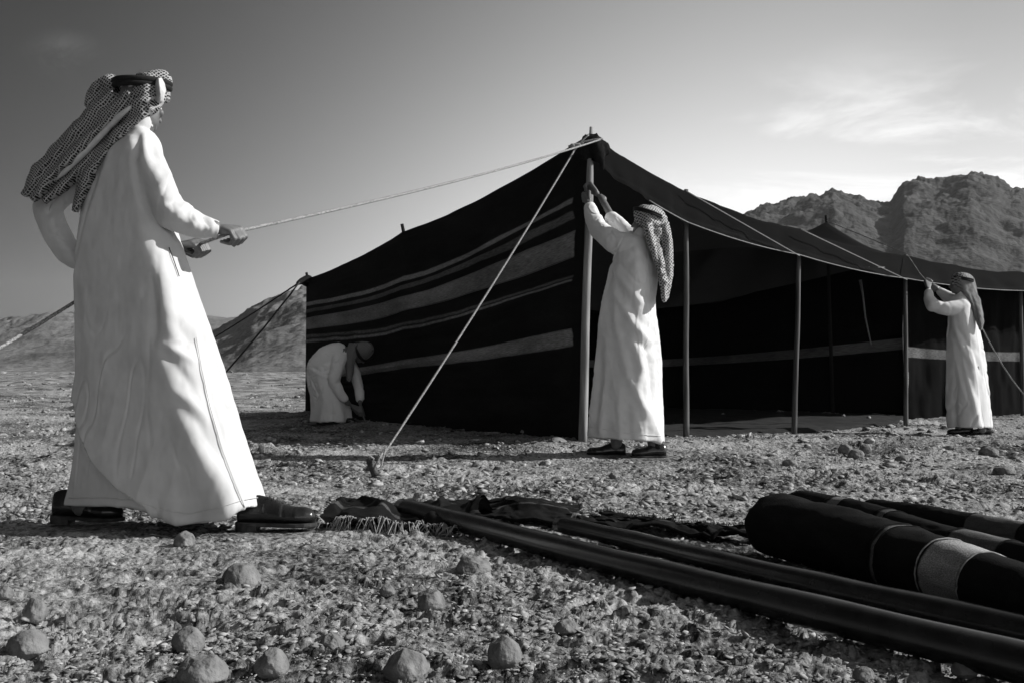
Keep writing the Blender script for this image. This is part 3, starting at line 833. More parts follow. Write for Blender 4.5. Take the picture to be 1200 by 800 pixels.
# legs, in stride
gzA = 0.0
b.chain([A(180, 350, -.05), A(232, 470, -.02), A(276, 590, -.02)], [.09, .055, .036]); b.chain([A(150, 350, .06), A(125, 470, .08), A(96, 592, .08)], [.09, .062, .042])
shR, elR, wrR = A(172, 180, -.05), A(197, 248, -.13), A(254, 268, -.04)
hR = A(268, 275, -.005)
b.chain([shR, elR, wrR], [.034, .030, .025])
shL, elL, wrL = A(118, 190, .10), A(58, 250, .08), A(205, 288, .10)
hL = A(226, 289, .075)
b.chain([A(126, 192, .07), A(92, 218, .09), A(60, 240, .105), A(70, 274, .12), A(92, 300, .135), A(150, 298, .13), wrL], [.034, .03, .028, .028, .028, .028, .025])
rope_dir = (at(700, 165, 7.95) - A(285, 268, 0)).normalized()
hand(b, wrR, hR, rope_dir, (.15, -.75, .65), 1.05)
hand(b, wrL, hL, rope_dir, (.1, -.9, .35), 1.02)
pobj('body', b, .0042, M['skin'], pA, 2)
eyes(PA, pA)
# robe
r = Sol()
rows = [(148, 150, 166, 0, .05), (156, 134, 180, 0, .09), (168, 116, 189, .0, .13), (185, 108, 193, .0, .14), (210, 103, 197, 0, .145), (250, 94, 202, 0, .145), (290, 89, 214, 0, .145), (330, 87, 229, 0, .155),
        (370, 87, 243, 0, .165), (410, 88, 256, 0, .175), (450, 90, 268, 0, .18), (490, 91, 281, 0, .19), (530, 86, 294, 0, .20), (565, 79, 306, 0, .205), (593, 73, 315, 0, .21)]
UU = [.7, .7, .68, .66, .66, .68, .70, .70, .69, .66, .66, .68, .72, .78, .80]
etube(r, YA, [((xl + xr) / 2, y, dy, (xr - xl) / 2, bb, u) for (y, xl, xr, dy, bb), u in zip(rows, UU)], n=72, sub=6)
etube(r, YA, [(166, 172, -.06, 17, .07), (174, 190, -.09, 20, .075), (187, 222, -.12, 19.5, .068), (196, 246, -.13, 19.5, .066), (215, 258, -.10, 17, .058), (237, 266, -.07, 14, .048), (257, 269, -.035, 11, .036)], n=24, vertical=False)
etube(r, YA, [(125, 180, .06, 20, .07), (94, 208, .09, 20, .07), (64, 230, .10, 19, .066), (54, 243, .105, 18, .062), (60, 262, .11, 17, .060), (73, 286, .125, 16, .058), (84, 303, .135, 13, .054), (112, 304, .14, 12, .05), (150, 298, .13, 12, .05), (196, 289, .10, 10, .04)], n=24, vertical=False)
r.cap(A(158, 152, .0), .060, A(163, 141, .0), .058)   # standing collar
foldsA = [
    ([(180, 322), (183, 360), (182, 402)], 5, -.014, 'r'), ([(188, 318), (194, 360), (203, 397)], 11, .020, 'r'),
    ([(183, 398), (196, 440), (214, 490), (240, 545), (262, 590)], (9, 20), .022, 'p'),
    ([(200, 372), (221, 398), (210, 412)], 9, -.012, 'r'), ([(182, 400), (206, 412), (232, 425)], 6, .010, 'r'), ([(190, 408), (208, 432), (228, 455)], 7, -.009, 'r'),
    ([(202, 455), (222, 468), (244, 492)], 6, .008, 'r'), ([(206, 470), (232, 494), (252, 530)], 7, -.009, 'r'), ([(226, 516), (244, 536), (262, 566)], 8, .007, 'r'),
    ([(232, 400), (243, 470), (262, 530), (287, 598)], 2.4, .0075, 'p'), ([(236, 400), (247, 470), (266, 530), (291, 598)], 3, -.0045, 'p'),
    ([(91, 470), (100, 505), (116, 540), (145, 572), (185, 596)], (26, 30), .040, 's'),
    ([(100, 340), (104, 400), (112, 460)], 9, .010, 'r'), ([(118, 400), (128, 470), (150, 530)], 20, .010, 'r'), ([(140, 330), (146, 400), (160, 500)], 18, -.006, 'r'),
    ([(112, 190), (105, 250), (98, 330)], 14, .012, 'r'), ([(160, 190), (164, 240), (172, 300), (180, 330)], 9, .010, 'r'),
    ([(196, 268), (214, 300), (232, 345)], 7, .010, 'r'), ([(205, 300), (224, 328), (238, 352)], 5, -.008, 'r'), ([(186, 262), (200, 282), (212, 290)], 6, .008, 'r'),
    ([(163, 160), (158, 190), (165, 225), (176, 250)], 4.5, -.016, 'r'), ([(168, 168), (172, 200)], 5, .008, 'r'), ([(178, 165), (184, 195)], 5, -.006, 'r'), ([(154, 158), (150, 178)], 6, .007, 'r'),
    ([(192, 238), (205, 236), (216, 228)], 5, -.011, 'r'), ([(196, 250), (212, 246), (224, 236)], 5, .009, 'r'), ([(198, 262), (214, 262), (228, 252)], 4.5, -.008, 'r'),
    ([(222, 240), (228, 258), (224, 272)], 4, .006, 'r'), ([(236, 246), (240, 262), (238, 276)], 4, -.006, 'r'), ([(246, 252), (249, 266), (247, 278)], 3, .004, 'r'), ([(182, 230), (190, 215), (202, 200)], 5, .006, 'r'),
    ([(66, 226), (60, 246), (52, 252)], 4, -.014, 'r'), ([(78, 232), (66, 252), (56, 262)], 3.5, .010, 'r'), ([(82, 240), (72, 262), (62, 274)], 3.5, -.010, 'r'), ([(60, 276), (84, 282)], 3, -.008, 'r'), ([(66, 290), (90, 294)], 3, .006, 'r'),
    ([(238, 562), (234, 585), (230, 606)], 8, -.010, 'p'), ([(205, 572), (208, 590), (206, 606)], 9, .012, 'p'), ([(186, 575), (190, 600)], 6, -.008, 'p'), ([(262, 575), (268, 600)], 8, .009, 'p'),
]
def hemA(V, px, py): return 0
V, Nn, Fc = remesh(r, .0052, 8, .6)
px, py = proj(V)
face = np.clip(-Nn[:, 1] * 1.6 + .3, 0, 1)
d = fold_field(px, py, foldsA) * face + .004 * fbm(V[:, 0] * 8, V[:, 1] * 8, V[:, 2] * 2.5, o=3, s=2) + .0016 * fbm(V[:, 0] * 30, V[:, 1] * 30, V[:, 2] * 18, o=2, s=4)
d = d + .005 * ridged(V[:, 0] * 5 - V[:, 2] * 1.2, V[:, 2] * 1.3 + V[:, 0] * .5, o=2, s=13) * np.clip((py - 380) / 150, 0, 1)
d = d + crease(V, 400, .0055, 3.0, .8) + crease(V, 470, .004, 9, 6, .09) * np.clip(1.3 - np.abs(py - 235) / 60, 0, 1) * (px > 170)
V = V + Nn * d[:, None]
# the wind lifts and drops the hem: it hangs lowest a little right of the middle
low = np.clip((py - 430) / 165, 0, 1) ** 2
px, py = proj(V)
drop = np.exp(-((px - 222) / 42) ** 2) * .062 - np.exp(-((px - 130) / 60) ** 2) * .002
V[:, 2] -= drop * low
mesh_obj('robe', V, Fc, M['robe'], pA)
# raised seam stitched down the front panel, and side slit
def on_surface(pts, Vv, lift=.002):
    pxs, pys = proj(Vv); out = []
    near = Vv[:, 1]
    for (a, c) in pts:
        dd_ = (pxs - a) ** 2 + (pys - c) ** 2
        k = np.argsort(dd_)[:24]; j = k[np.argmin(near[k])]
        out.append(at(a, c, Vv[j, 1] - lift))
    o = np.array([tuple(q) for q in out]); o[1:-1, 1] = (o[:-2, 1] + o[1:-1, 1] + o[2:, 1]) / 3
    return [Vector(q) for q in o]
def dens(pts, k=5): 
    o = []
    for a, c in zip(pts[:-1], pts[1:]): o += [(a[0] + (c[0] - a[0]) * i / k, a[1] + (c[1] - a[1]) * i / k) for i in range(k)]
    return o + [pts[-1]]
tube_obj('seam', on_surface(dens([(230, 395), (236, 430), (246, 475), (260, 525), (275, 565), (287, 594)], 6), V), .0016, M['robe'], pA, n=5)
tube_obj('pocket_slit', on_surface(dens([(198, 290), (204, 306), (210, 324)], 5), V, .001), .0018, M['sock'], pA, n=5)
tube_obj('hem_stitch', on_surface(dens([(80, 583), (120, 583), (160, 586), (190, 597), (222, 602), (255, 595), (285, 585), (306, 582)], 5), V, .0005), .0013, M['robe'], pA, n=5)
# headscarf
s_ = Sol()
etube(s_, YA, [(172, 86, 0, 14, .05), (169, 95, 0, 25, .10), (168, 108, 0, 29, .120), (166, 120, 0, 28, .120), (158, 132, .0, 27, .10), (148, 142, .0, 24, .09), (142, 150, .0, 14, .06)], n=36)
s_.cap(A(184, 100, .02), .062, A(190, 112, .03), .035)
for pth, dz in (([(134, 108, 9), (114, 130, 10), (90, 156, 10), (68, 176, 9), (48, 198, 9), (36, 216, 8), (29, 230, 5)], -.030),
                ([(152, 108, 11), (130, 132, 12), (106, 157, 12), (84, 181, 11), (62, 202, 10), (46, 222, 8), (38, 234, 4)], -.062),
                ([(166, 116, 11), (148, 136, 11), (126, 157, 12), (106, 180, 11), (88, 203, 10), (68, 222, 8), (52, 235, 4)], -.030),
                ([(176, 124, 7), (158, 139, 8), (138, 156, 9), (120, 176, 9), (106, 198, 9), (95, 222, 8), (88, 248, 4)], -.058),
                ([(150, 120, 16), (120, 150, 18), (92, 180, 18), (64, 206, 14), (44, 224, 8)], .02)):
    etube(s_, YA, [(a_, b_, dz + .035 * min(1, k / 3), w_, .048 if dz < 0 else .04) for k, (a_, b_, w_) in enumerate(pth)], n=26, vertical=False)
s_.ell(A(117, 107, .02), (.036, .045, .044)); s_.ell(A(129, 99, .0), (.036, .05, .036)); s_.ell(A(107, 119, .02), (.028, .04, .034)); s_.ell(A(121, 96, .01), (.022, .03, .020)); s_.cap(A(104, 112, .02), .018, A(110, 100, .02), .012)
s_.cap(A(116, 116, .01), .036, A(132, 128, -.01), .045)
foldsS = [([(186, 118), (160, 128), (135, 145), (100, 180), (60, 215)], 4, -.016, 'r'), ([(182, 106), (150, 116), (125, 134), (85, 165), (45, 205)], 4, -.014, 'r'), ([(185, 112), (155, 121), (130, 138), (90, 172)], 3.5, .012, 'r'),
          ([(190, 124), (165, 138), (140, 155), (120, 185), (98, 210)], 5, .014, 'r'), ([(146, 150), (118, 180), (90, 212), (70, 232)], 4, -.013, 'r'), ([(130, 168), (108, 196), (84, 222)], 4, .010, 'r'),
          ([(140, 98), (125, 112), (105, 135), (75, 165)], 4, .010, 'r'), ([(120, 95), (116, 108), (104, 122)], 4, -.014, 'r'), ([(150, 100), (135, 110), (120, 128)], 4, -.012, 'r'), ([(60, 185), (45, 210), (34, 232)], 3.5, -.012, 'r'),
          ([(145, 90), (170, 92), (188, 98)], 5, -.012, 'r')]
cloth('headscarf', s_, .0048, M['scarf_a'], pA, [(a_, b_, c_ * .9, d_) for a_, b_, c_, d_ in foldsS], smooth=2, noise=.006, ridge=.004, rs=(10, 8), nscale=(16, 16, 16), seed=31)
tube_obj('scarf_border', [A(160, 120, -.105), A(145, 132, -.095), A(128, 147, -.070), A(110, 165, -.055), A(92, 183, -.045), A(74, 202, -.035), A(58, 217, -.02)], [.003, .010, .015, .018, .018, .012, .003], M['white'], pA, n=12)
# scarf front over the forehead, coloured white to paint the sun falling on it
s_ = Sol(); etube(s_, YA, [(186, 91, -.05, 4, .04), (187, 100, -.055, 7, .055), (188, 110, -.055, 7, .055), (187, 120, -.05, 4, .04)], n=20)
cloth('scarf_front_sunlit', s_, .005, M['white'], pA, [([(189, 92), (192, 122)], 2, -.004, 'r')], smooth=3, noise=.003, nscale=(30, 30, 30), seed=5)
for k in (0, 1):
    C = A(167, 97 + 5.2 * k, 0)
    tube_obj('head_cord', torus_pts(C, (.02, -.12, 1), .102 - .001 * k, 48, .98), .0115, M['cord'], pA, n=10)
FLAT += [(A(318, 615, -.06).x, YA - .06, .2), (A(100, 615, .08).x, YA + .06, .2)]
xF = A(276, 620, -.08).x; xB = A(64, 618, .10).x
shoe(pA, (xF, YA - .06), R(2), L_=.295, z=.012, lift=.004, hs=1.12)
shoe(pA, (xB, YA + .08), R(3), L_=.27, z=.012, lift=.012, hs=1.12)
for (x, y) in ((xF + .055, YA - .06), (xB + .075, YA + .08)):
    tube_obj('sock', [(x - .002, y + .005, .08), (x - .004 + (.03 if x < -1 else -.02), y + .02, .15)], [.036, .034], M['sock'], pA, n=16)

# ================================================================== PERSON B: man reaching up to the corner pole
YB = 7.2
pB = person((at(735, 535, YB).x, YB, 0), 'man in white robe reaching up with both hands to the tall corner pole')
def B(px, py, dy=0): return at(px, py, YB + dy)
b = Sol()
b.chain([B(738, 405), B(738, 350), B(740, 305)], [.08, .08, .08]); b.chain([B(742, 295), B(750, 283), B(754, 273)], [.07, .055, .052])
PB = head(b, B(757, 262, .02), (-.80, .55, .20), (.22, 0, 1))
b.chain([B(730, 405, .05), B(725, 460, .05), B(722, 522, .05)], [.085, .058, .042]); b.chain([B(748, 405, -.05), B(758, 460, -.04), B(766, 522, -.04)], [.085, .058, .042])
gB1 = at(689, 231, 7.9); gB2 = at(690.5, 221, 7.93)
wB1 = at(692, 241, 7.76); wB2 = at(704, 231, 7.86)
b.chain([B(738, 292, .0), at(698, 267, 7.44), wB1], [.034, .030, .025]); b.chain([B(745, 290, .12), at(720, 260, 7.62), wB2], [.034, .030, .025])
hand(b, wB1, gB1, (-.03, 0, 1), (-.75, -.62, 0), 1.0); hand(b, wB2, gB2, (-.03, 0, 1), (.75, .3, 0), 1.0)
pobj('body', b, .0055, M['skin'], pB, 2)
eyes(PB, pB)
r = Sol()
rows = [(276, 738, 762, .06), (283, 728, 766, .10), (295, 720, 769, .135), (310, 715, 771, .15), (330, 710, 770, .155), (350, 706, 768, .155), (370, 703, 769, .16), (395, 700, 773, .17), (425, 696.5, 775, .18), (455, 693.5, 776, .19), (485, 690.5, 777.5, .20), (512, 688, 779, .21)]
UU = [.5, .5, .5, .55, .6, .62, .66, .68, .68, .68, .68, .66]
etube(r, YB, [((xl + xr) / 2, y, 0, (xr - xl) / 2, bb, u) for (y, xl, xr, bb), u in zip(rows, UU)], n=60, sub=6)
def atl(sol, pts, n=20, Y=0):  # sleeve through world points with radii
    for (p, q) in zip(pts[:-1], pts[1:]): sol.cap(p[0], p[1], q[0], q[1], n=n)
atl(r, [(B(742, 292, -.02), .095), (B(722, 284, .04), .085), (B(703, 270, .22), .072), (at(695, 257, 7.58), .062), (at(691.5, 244, 7.74), .048)])
atl(r, [(B(748, 288, .10), .09), (B(733, 272, .26), .066), (at(716, 256, 7.64), .05)])
r.cap(B(750, 283), .062, B(753, 275), .060)
foldsB = [([(719, 330), (722, 380), (736, 440), (757, 480), (769, 508)], (4, 6), .020, 'p'), ([(712, 380), (710, 440), (705, 505)], 4, .012, 'p'), ([(704, 400), (702, 450), (697, 505)], 4, -.010, 'p'),
          ([(718, 330), (735, 352), (752, 378), (766, 392)], 5, -.014, 'r'), ([(716, 310), (735, 338), (760, 362)], 4.5, .012, 'r'), ([(722, 345), (745, 385), (762, 400)], 4, .012, 'r'), ([(745, 400), (760, 410), (772, 402)], 4, -.012, 'r'), ([(742, 400), (752, 430), (748, 455)], 4.5, .014, 'r'), ([(752, 392), (762, 430), (764, 470)], 4, -.012, 'r'),
          ([(762, 470), (766, 495), (772, 512)], 3, .010, 'p'), ([(733, 290), (750, 300), (766, 320)], 3, -.006, 'r'), ([(728, 300), (745, 312), (762, 330)], 3, .006, 'r'), ([(722, 305), (742, 326), (760, 345)], 2.6, -.006, 'r'), ([(738, 286), (742, 300), (735, 318)], 5, -.012, 'r'), ([(720, 285), (716, 315), (708, 350)], 5, -.012, 'r'),
          ([(727, 450), (725, 480), (727, 512)], 4, .014, 'p'), ([(735, 470), (738, 512)], 4, -.010, 'p'), ([(698, 262), (706, 268)], 3, -.008, 'r'), ([(700, 275), (714, 284)], 3, .006, 'r'), ([(715, 290), (709, 320), (706, 345)], 3, .009, 'r')]
V, Nn, Fc = remesh(r, .0075, 5, .6)
px, py = proj(V); face = np.clip(-Nn[:, 1] * 1.6 + .3, 0, 1)
d = fold_field(px, py, foldsB) * face + .005 * fbm(V[:, 0] * 8, V[:, 1] * 8, V[:, 2] * 3, o=3, s=52) + .004 * ridged(V[:, 0] * 7 + V[:, 2], V[:, 2] * 1.6, o=2, s=53) + .0022 * fbm(V[:, 0] * 22, V[:, 1] * 22, V[:, 2] * 26, o=2, s=55)
d = d + crease(V, 430, .008, 4.2, 1.4, .06, 1.2)
V = V + Nn * d[:, None]
low = np.clip((py - 440) / 70, 0, 1); V[:, 2] -= low * np.clip((px - 700) / 80, 0, 1) * .035
mesh_obj('robe', V, Fc, M['robe_b'], pB)
tube_obj('hem_stitch', on_surface(dens([(691, 500), (712, 503), (735, 507), (757, 509), (775, 510)], 5), V, .0005), .002, M['robe_b'], pB, n=5)
s_ = Sol()
etube(s_, YB, [(760, 240.5, .0, 8, .05), (760, 243.5, .0, 14, .085), (761, 249, 0, 18, .10), (763, 258, .0, 20, .11), (766, 268, .0, 17, .10), (768, 277, -.02, 12, .08), (770, 284, -.03, 7, .06)], n=30)
for pth, dz in (([(768, 268, 6), (767, 284, 6), (771, 300, 6), (776, 320, 5), (778, 340, 4.5), (779, 354, 2)], -.10),
                ([(778, 262, 6), (783, 278, 5.5), (784, 298, 5.5), (785, 316, 5), (783, 333, 4.5), (781, 350, 2.5)], -.06),
                ([(759, 262, 6), (762, 278, 6), (768, 292, 6), (773, 306, 5), (776, 322, 4)], -.14),
                ([(774, 266, 7), (777, 286, 7), (779, 308, 6), (780, 330, 5), (780, 348, 3)], -.02)):
    etube(s_, YB, [(a_, b_, dz, w_ * 1.05, .042) for a_, b_, w_ in pth], n=18, vertical=False)
foldsH = [([(766, 262), (772, 285), (771, 315), (775, 345)], 2.5, -.014, 'r'), ([(772, 262), (779, 290), (782, 320)], 2.4, .012, 'r'), ([(758, 262), (764, 285), (768, 305)], 2.5, .012, 'r'), ([(748, 250), (762, 252), (778, 262)], 2.2, -.010, 'r'), ([(750, 245), (765, 247), (780, 256)], 2, .008, 'r'), ([(768, 300), (776, 330)], 2.2, .010, 'r'), ([(776, 270), (780, 300)], 2, -.012, 'r'), ([(768, 310), (784, 318)], 2, -.008, 'r'), ([(770, 325), (786, 334)], 2, .007, 'r')]
cloth('headscarf', s_, .0065, M['scarf_b'], pB, [(a_, b_, c_ * 1.5, d_) for a_, b_, c_, d_ in foldsH], smooth=3, noise=.006, nscale=(18, 18, 14), seed=61)
for k in (0, 1):
    tube_obj('head_cord', torus_pts(B(760, 249.5 + 2.4 * k, .01), (.34, -.05, 1), .111, 40), .008, M['cord'], pB, n=8)
for (hx, yb, L_) in ((733, YB + .05, .285), (780, YB - .05, .25)):
    X = (hx - 600) / F * yb
    FLAT.append((X - .13, yb, .2))
    shoe(pB, (X, yb), R(180 + (4 if hx > 750 else -3)), L_=L_, z=.012)
    tube_obj('sock', [(X - .065, yb, .08), (X - .068, yb, .14), (X - .085, yb, .20)], [.037, .035, .034], M['sock'], pB, n=14)

# ================================================================== PERSON C: man at the right tightening a rope
YC = 10.9
pC = person((at(1135, 507, YC).x, YC, 0), 'man in white robe at far right tightening a tent rope by the fourth pole')
def Cc(px, py, dy=0): return at(px, py, YC + dy)
b = Sol()
b.chain([Cc(1131, 430), Cc(1130, 390), Cc(1128, 362)], [.10, .10, .11]); b.chain([Cc(1128, 356), Cc(1127, 348), Cc(1126, 342)], [.07, .055, .052])
PC = head(b, Cc(1125, 334, .0), (-.93, .30, .12), (.1, 0, 1))
b.chain([Cc(1126, 430, .06), Cc(1124, 465, .06), Cc(1124, 503, .06)], [.085, .058, .042]); b.chain([Cc(1138, 430, -.05), Cc(1145, 465, -.04), Cc(1151, 503, -.04)], [.085, .058, .042])
ropeC = [at(1064, 300, 11.9), at(1078, 321, 11.6), at(1087, 331, 11.25), at(1096, 337, 11.15)]
wC1, wC2 = at(1088.5, 342, 11.0), at(1101, 341, 11.2)
gC1, gC2 = at(1086, 332, 11.22), at(1095.5, 336, 11.16)
b.chain([Cc(1124, 358, -.08), Cc(1092, 358, -.06), wC1], [.045, .036, .026]); b.chain([Cc(1126, 354, .12), Cc(1112, 350, .18), wC2], [.045, .036, .026])
hand(b, wC1, gC1, (.75, -.3, -.6), (-.6, -.7, .0), 1.05); hand(b, wC2, gC2, (.75, -.3, -.6), (-.2, -.7, .6), 1.05)
pobj('body', b, .0075, M['skin'], pC, 2)
eyes(PC, pC)
r = Sol()
rows = [(347, 1117, 1136, .07), (353, 1113, 1141, .12), (362, 1111, 1144.5, .14), (375, 1110, 1147, .15), (392, 1109.5, 1149.5, .155), (410, 1108.5, 1153, .16), (430, 1108, 1156, .17), (455, 1108, 1158.5, .18), (480, 1108.5, 1161, .19), (500.5, 1110, 1163, .20)]
etube(r, YC, [((xl + xr) / 2, y, 0, (xr - xl) / 2, bb, .62) for (y, xl, xr, bb) in rows], n=48, sub=6)
atl(r, [(Cc(1128, 360, -.04), .09), (Cc(1108, 362, -.08), .075), (Cc(1094, 358, -.05), .07), (Cc(1089.5, 350, .02), .058), (Cc(1088.5, 343, .09), .045)])
atl(r, [(Cc(1128, 356, .08), .085), (Cc(1113, 350, .17), .065), (at(1102, 342, 11.16), .045)])
r.cap(Cc(1128, 350), .060, Cc(1127, 344), .058)
foldsC = [([(1116, 372), (1124, 400), (1140, 430)], 3, .014, 'r'), ([(1128, 420), (1138, 460), (1148, 500)], (2.5, 4), .020, 'p'), ([(1118, 430), (1120, 500)], 3, -.012, 'p'), ([(1136, 395), (1146, 415)], 3, -.012, 'r'), ([(1122, 385), (1140, 410), (1150, 440)], 2.6, -.012, 'r'), ([(1148, 420), (1154, 470), (1158, 500)], 3, .012, 'p'), ([(1112, 370), (1110, 400)], 2, -.010, 'r'), ([(1100, 362), (1108, 352)], 2, -.008, 'r')]
V, Nn, Fc = remesh(r, .010, 4, .6)
px, py = proj(V); face = np.clip(-Nn[:, 1] * 1.6 + .3, 0, 1)
V = V + Nn * (fold_field(px, py, foldsC) * face + .006 * fbm(V[:, 0] * 8, V[:, 1] * 8, V[:, 2] * 3, o=3, s=62) + .005 * ridged(V[:, 0] * 7 + V[:, 2], V[:, 2] * 1.6, o=2, s=63) + crease(V, 450, .010, 4.2, 1.4, .08, 1.2))[:, None]
mesh_obj('robe', V, Fc, M['robe_b'], pC)
s_ = Sol()
etube(s_, YC, [(1127, 320, 0, 8, .06), (1128, 324, 0, 13, .10), (1129, 331, .0, 15, .11), (1133, 340, 0, 12, .10), (1139, 350, -.02, 9, .07), (1144, 360, -.06, 7, .055), (1147, 371, -.10, 5.5, .045), (1149, 380, -.12, 4.5, .035), (1149.5, 387, -.12, 2, .015)], n=26)
cloth('headscarf', s_, .009, M['scarf_c'], pC, [([(1134, 335), (1142, 355), (1146, 378)], 1.8, -.014, 'r'), ([(1138, 330), (1147, 352), (1151, 375)], 1.6, .012, 'r'), ([(1126, 335), (1136, 350)], 2, .01, 'r')], smooth=3, noise=.007, nscale=(18, 18, 14), seed=64)
for k in (0, 1):
    tube_obj('head_cord', torus_pts(Cc(1128, 326 + 2.0 * k, .0), (.18, -.1, 1), .108, 36), .009, M['cord'], pC, n=8)
for (hx, yb, L_) in ((1139, YC + .05, .285), (1160, YC - .0, .22)):
    X = (hx - 600) / F * yb
    FLAT.append((X - .13, yb, .2)); zz = gz(X, yb)
    shoe(pC, (X, yb), R(180), L_=L_, z=zz + .01, laces=False)
    tube_obj('sock', [(X - .065, yb, zz + .08), (X - .085, yb + .03, zz + .14)], [.035, .032], M['sock'], pC, n=12)

# ================================================================== PERSON D: man bending over in the tent's shade
YD = 11.7
pD = person((at(388, 500, YD).x, YD, 0), 'man in white robe bent double driving a stake in the shade of the tent')
def D(px, py, dy=0): return at(px, py, YD + dy)
b = Sol()
b.chain([D(376, 437), D(386, 422), D(402, 416)], [.11, .11, .11]); b.chain([D(408, 414), D(414, 413), D(419, 413)], [.06, .05, .05])
PD = head(b, D(424, 414, -.02), (.45, -.25, -.85), (.80, -.30, .35))
b.chain([D(378, 440, .05), D(380, 470, .05), D(381, 497, .05)], [.09, .06, .042]); b.chain([D(384, 440, -.05), D(392, 470, -.03), D(400, 497, -.03)], [.09, .06, .042])
wD1, wD2 = D(409, 473, -.14), D(422, 472, .03)
gD1, gD2 = D(420, 480, -.08), D(424.5, 483, -.03)
b.chain([D(397, 424, -.16), D(392, 447, -.20), wD1], [.045, .036, .025]); b.chain([D(412, 428, .14), D(419, 450, .12), wD2], [.045, .036, .025])
hand(b, wD1, gD1, (.2, -.1, -1), (-.4, -.8, .2), 1.05); hand(b, wD2, gD2, (.2, -.1, -1), (.7, -.6, .1), 1.05)
pobj('body', b, .0075, M['skin'], pD, 2)
eyes(PD, pD)
r = Sol()
etube(r, YD, [(374, 424, 0, 13, .10), (375, 430, 0, 16, .15), (377, 440, 0, 18.5, .17), (380, 452, 0, 20, .18), (386, 465, 0, 22.5, .19), (388, 480, 0, 24.5, .20), (388, 494, 0, 25.5, .21)], n=44, u0=.5)
atl(r, [(D(374, 430), .145), (D(383, 420), .15), (D(394, 416), .145), (D(402, 418), .12)])
r.cap(D(385, 432), .16, D(398, 426), .13)
atl(r, [(D(398, 420, -.12), .085), (D(394, 434, -.18), .072), (D(391.5, 447, -.20), .066), (D(398, 459, -.18), .055), (D(404, 467, -.16), .045)])
atl(r, [(D(408, 424, .10), .085), (D(416, 438, .13), .065), (D(420, 452, .12), .058), (D(421.5, 467, .06), .048)])
foldsD = [([(366, 430), (378, 436), (388, 432)], 2, -.014, 'r'), ([(368, 436), (382, 442), (390, 440)], 2, .012, 'r'), ([(372, 445), (380, 470), (376, 494)], 3.5, .018, 'p'), ([(386, 450), (390, 494)], 3, -.018, 'p'), ([(396, 455), (401, 494)], 3.5, .016, 'p'), ([(392, 450), (400, 446), (410, 452)], 2.5, -.014, 'r')]
V, Nn, Fc = remesh(r, .010, 5, .6)
px, py = proj(V); face = np.clip(-Nn[:, 1] * 1.6 + .3, 0, 1)
V = V + Nn * (fold_field(px, py, foldsD) * face + .007 * fbm(V[:, 0] * 9, V[:, 1] * 9, V[:, 2] * 5, o=3, s=72) + crease(V, 460, .013, 5, 3, .09, 1.2))[:, None]
mesh_obj('robe', V, Fc, M['robe_d'], pD)
s_ = Sol()
s_.ell(D(427, 410, -.02), (.115, .12, .105)); s_.ell(D(421, 411, 0), (.11, .115, .11))
etube(s_, YD, [(416, 402, -.04, 7, .07), (412, 412, -.06, 7, .08), (410, 424, -.10, 5.5, .07), (410, 436, -.12, 5, .05), (409, 446, -.12, 3.5, .03)], n=20)
cloth('headscarf', s_, .009, M['scarf_c'], pD, [([(414, 404), (409, 420), (410, 442)], 1.8, -.014, 'r'), ([(420, 404), (415, 425)], 1.8, .01, 'r')], smooth=3, noise=.007, nscale=(18, 18, 18), seed=74)
for k in (0, 1):
    tube_obj('head_cord', torus_pts(D(427.5 - 1.4 * k, 411 + .4 * k, -.02), (.75, -.5, .30), .124, 36), .011, M['cord'], pD, n=8)
for (hx, yb) in ((372, YD + .05), (390, YD - .03)):
    X = (hx - 600) / F * yb; zz = gz(X, yb)
    FLAT.append((X + .13, yb, .2)); shoe(pD, (X, yb), R(-8), L_=.27, z=zz + .005, laces=False)
    tube_obj('sock', [(X + .065, yb, zz + .09), (X + .06, yb, zz + .2)], [.040, .046], M['sock'], pD, n=12)
st = empty('tent_stake', D(427, 495)); tag(st, 'short wooden stake gripped by the bending man and touching the ground', 'stake')
tube_obj('shaft', [D(423.5, 477, -.05), D(426, 488, -.05), D(433, 503, -.04)], [.016, .015, .004], M['tentpole'], st, n=8)
tube_obj('tie', catenary(D(424, 484, -.07), D(430, 502, -.06), -.02, 8), .006, M['rope'], st, n=5)

# ------------------------------------------------------------------ ropes
pk = at(697, 167, 7.86)
def rope(name, pts, rad, m, label, step=.012, twist=14, **k):
    o = tube_obj(name, pts, rad, M[m], None, n=9, lobes=3, amp=.20, twist=twist, step=step); tag(o, label, 'rope', **k); return o
handp = A(272, 272.5, 0)
main = catenary(at(706, 163, 7.88), handp, .03, 40) + [hR + Vector((-.02, 0, -.003)), hL, A(205, 300, .16), A(160, 330, .20), A(110, 348, .16)]
tail = catenary(A(100, 346, .14), at(-160, 497, 3.1), .01, 12)
rope('rope', main + tail, .0066, 'rope', 'long pale rope pulled by the tall man from the tent peak', step=.010, twist=16)
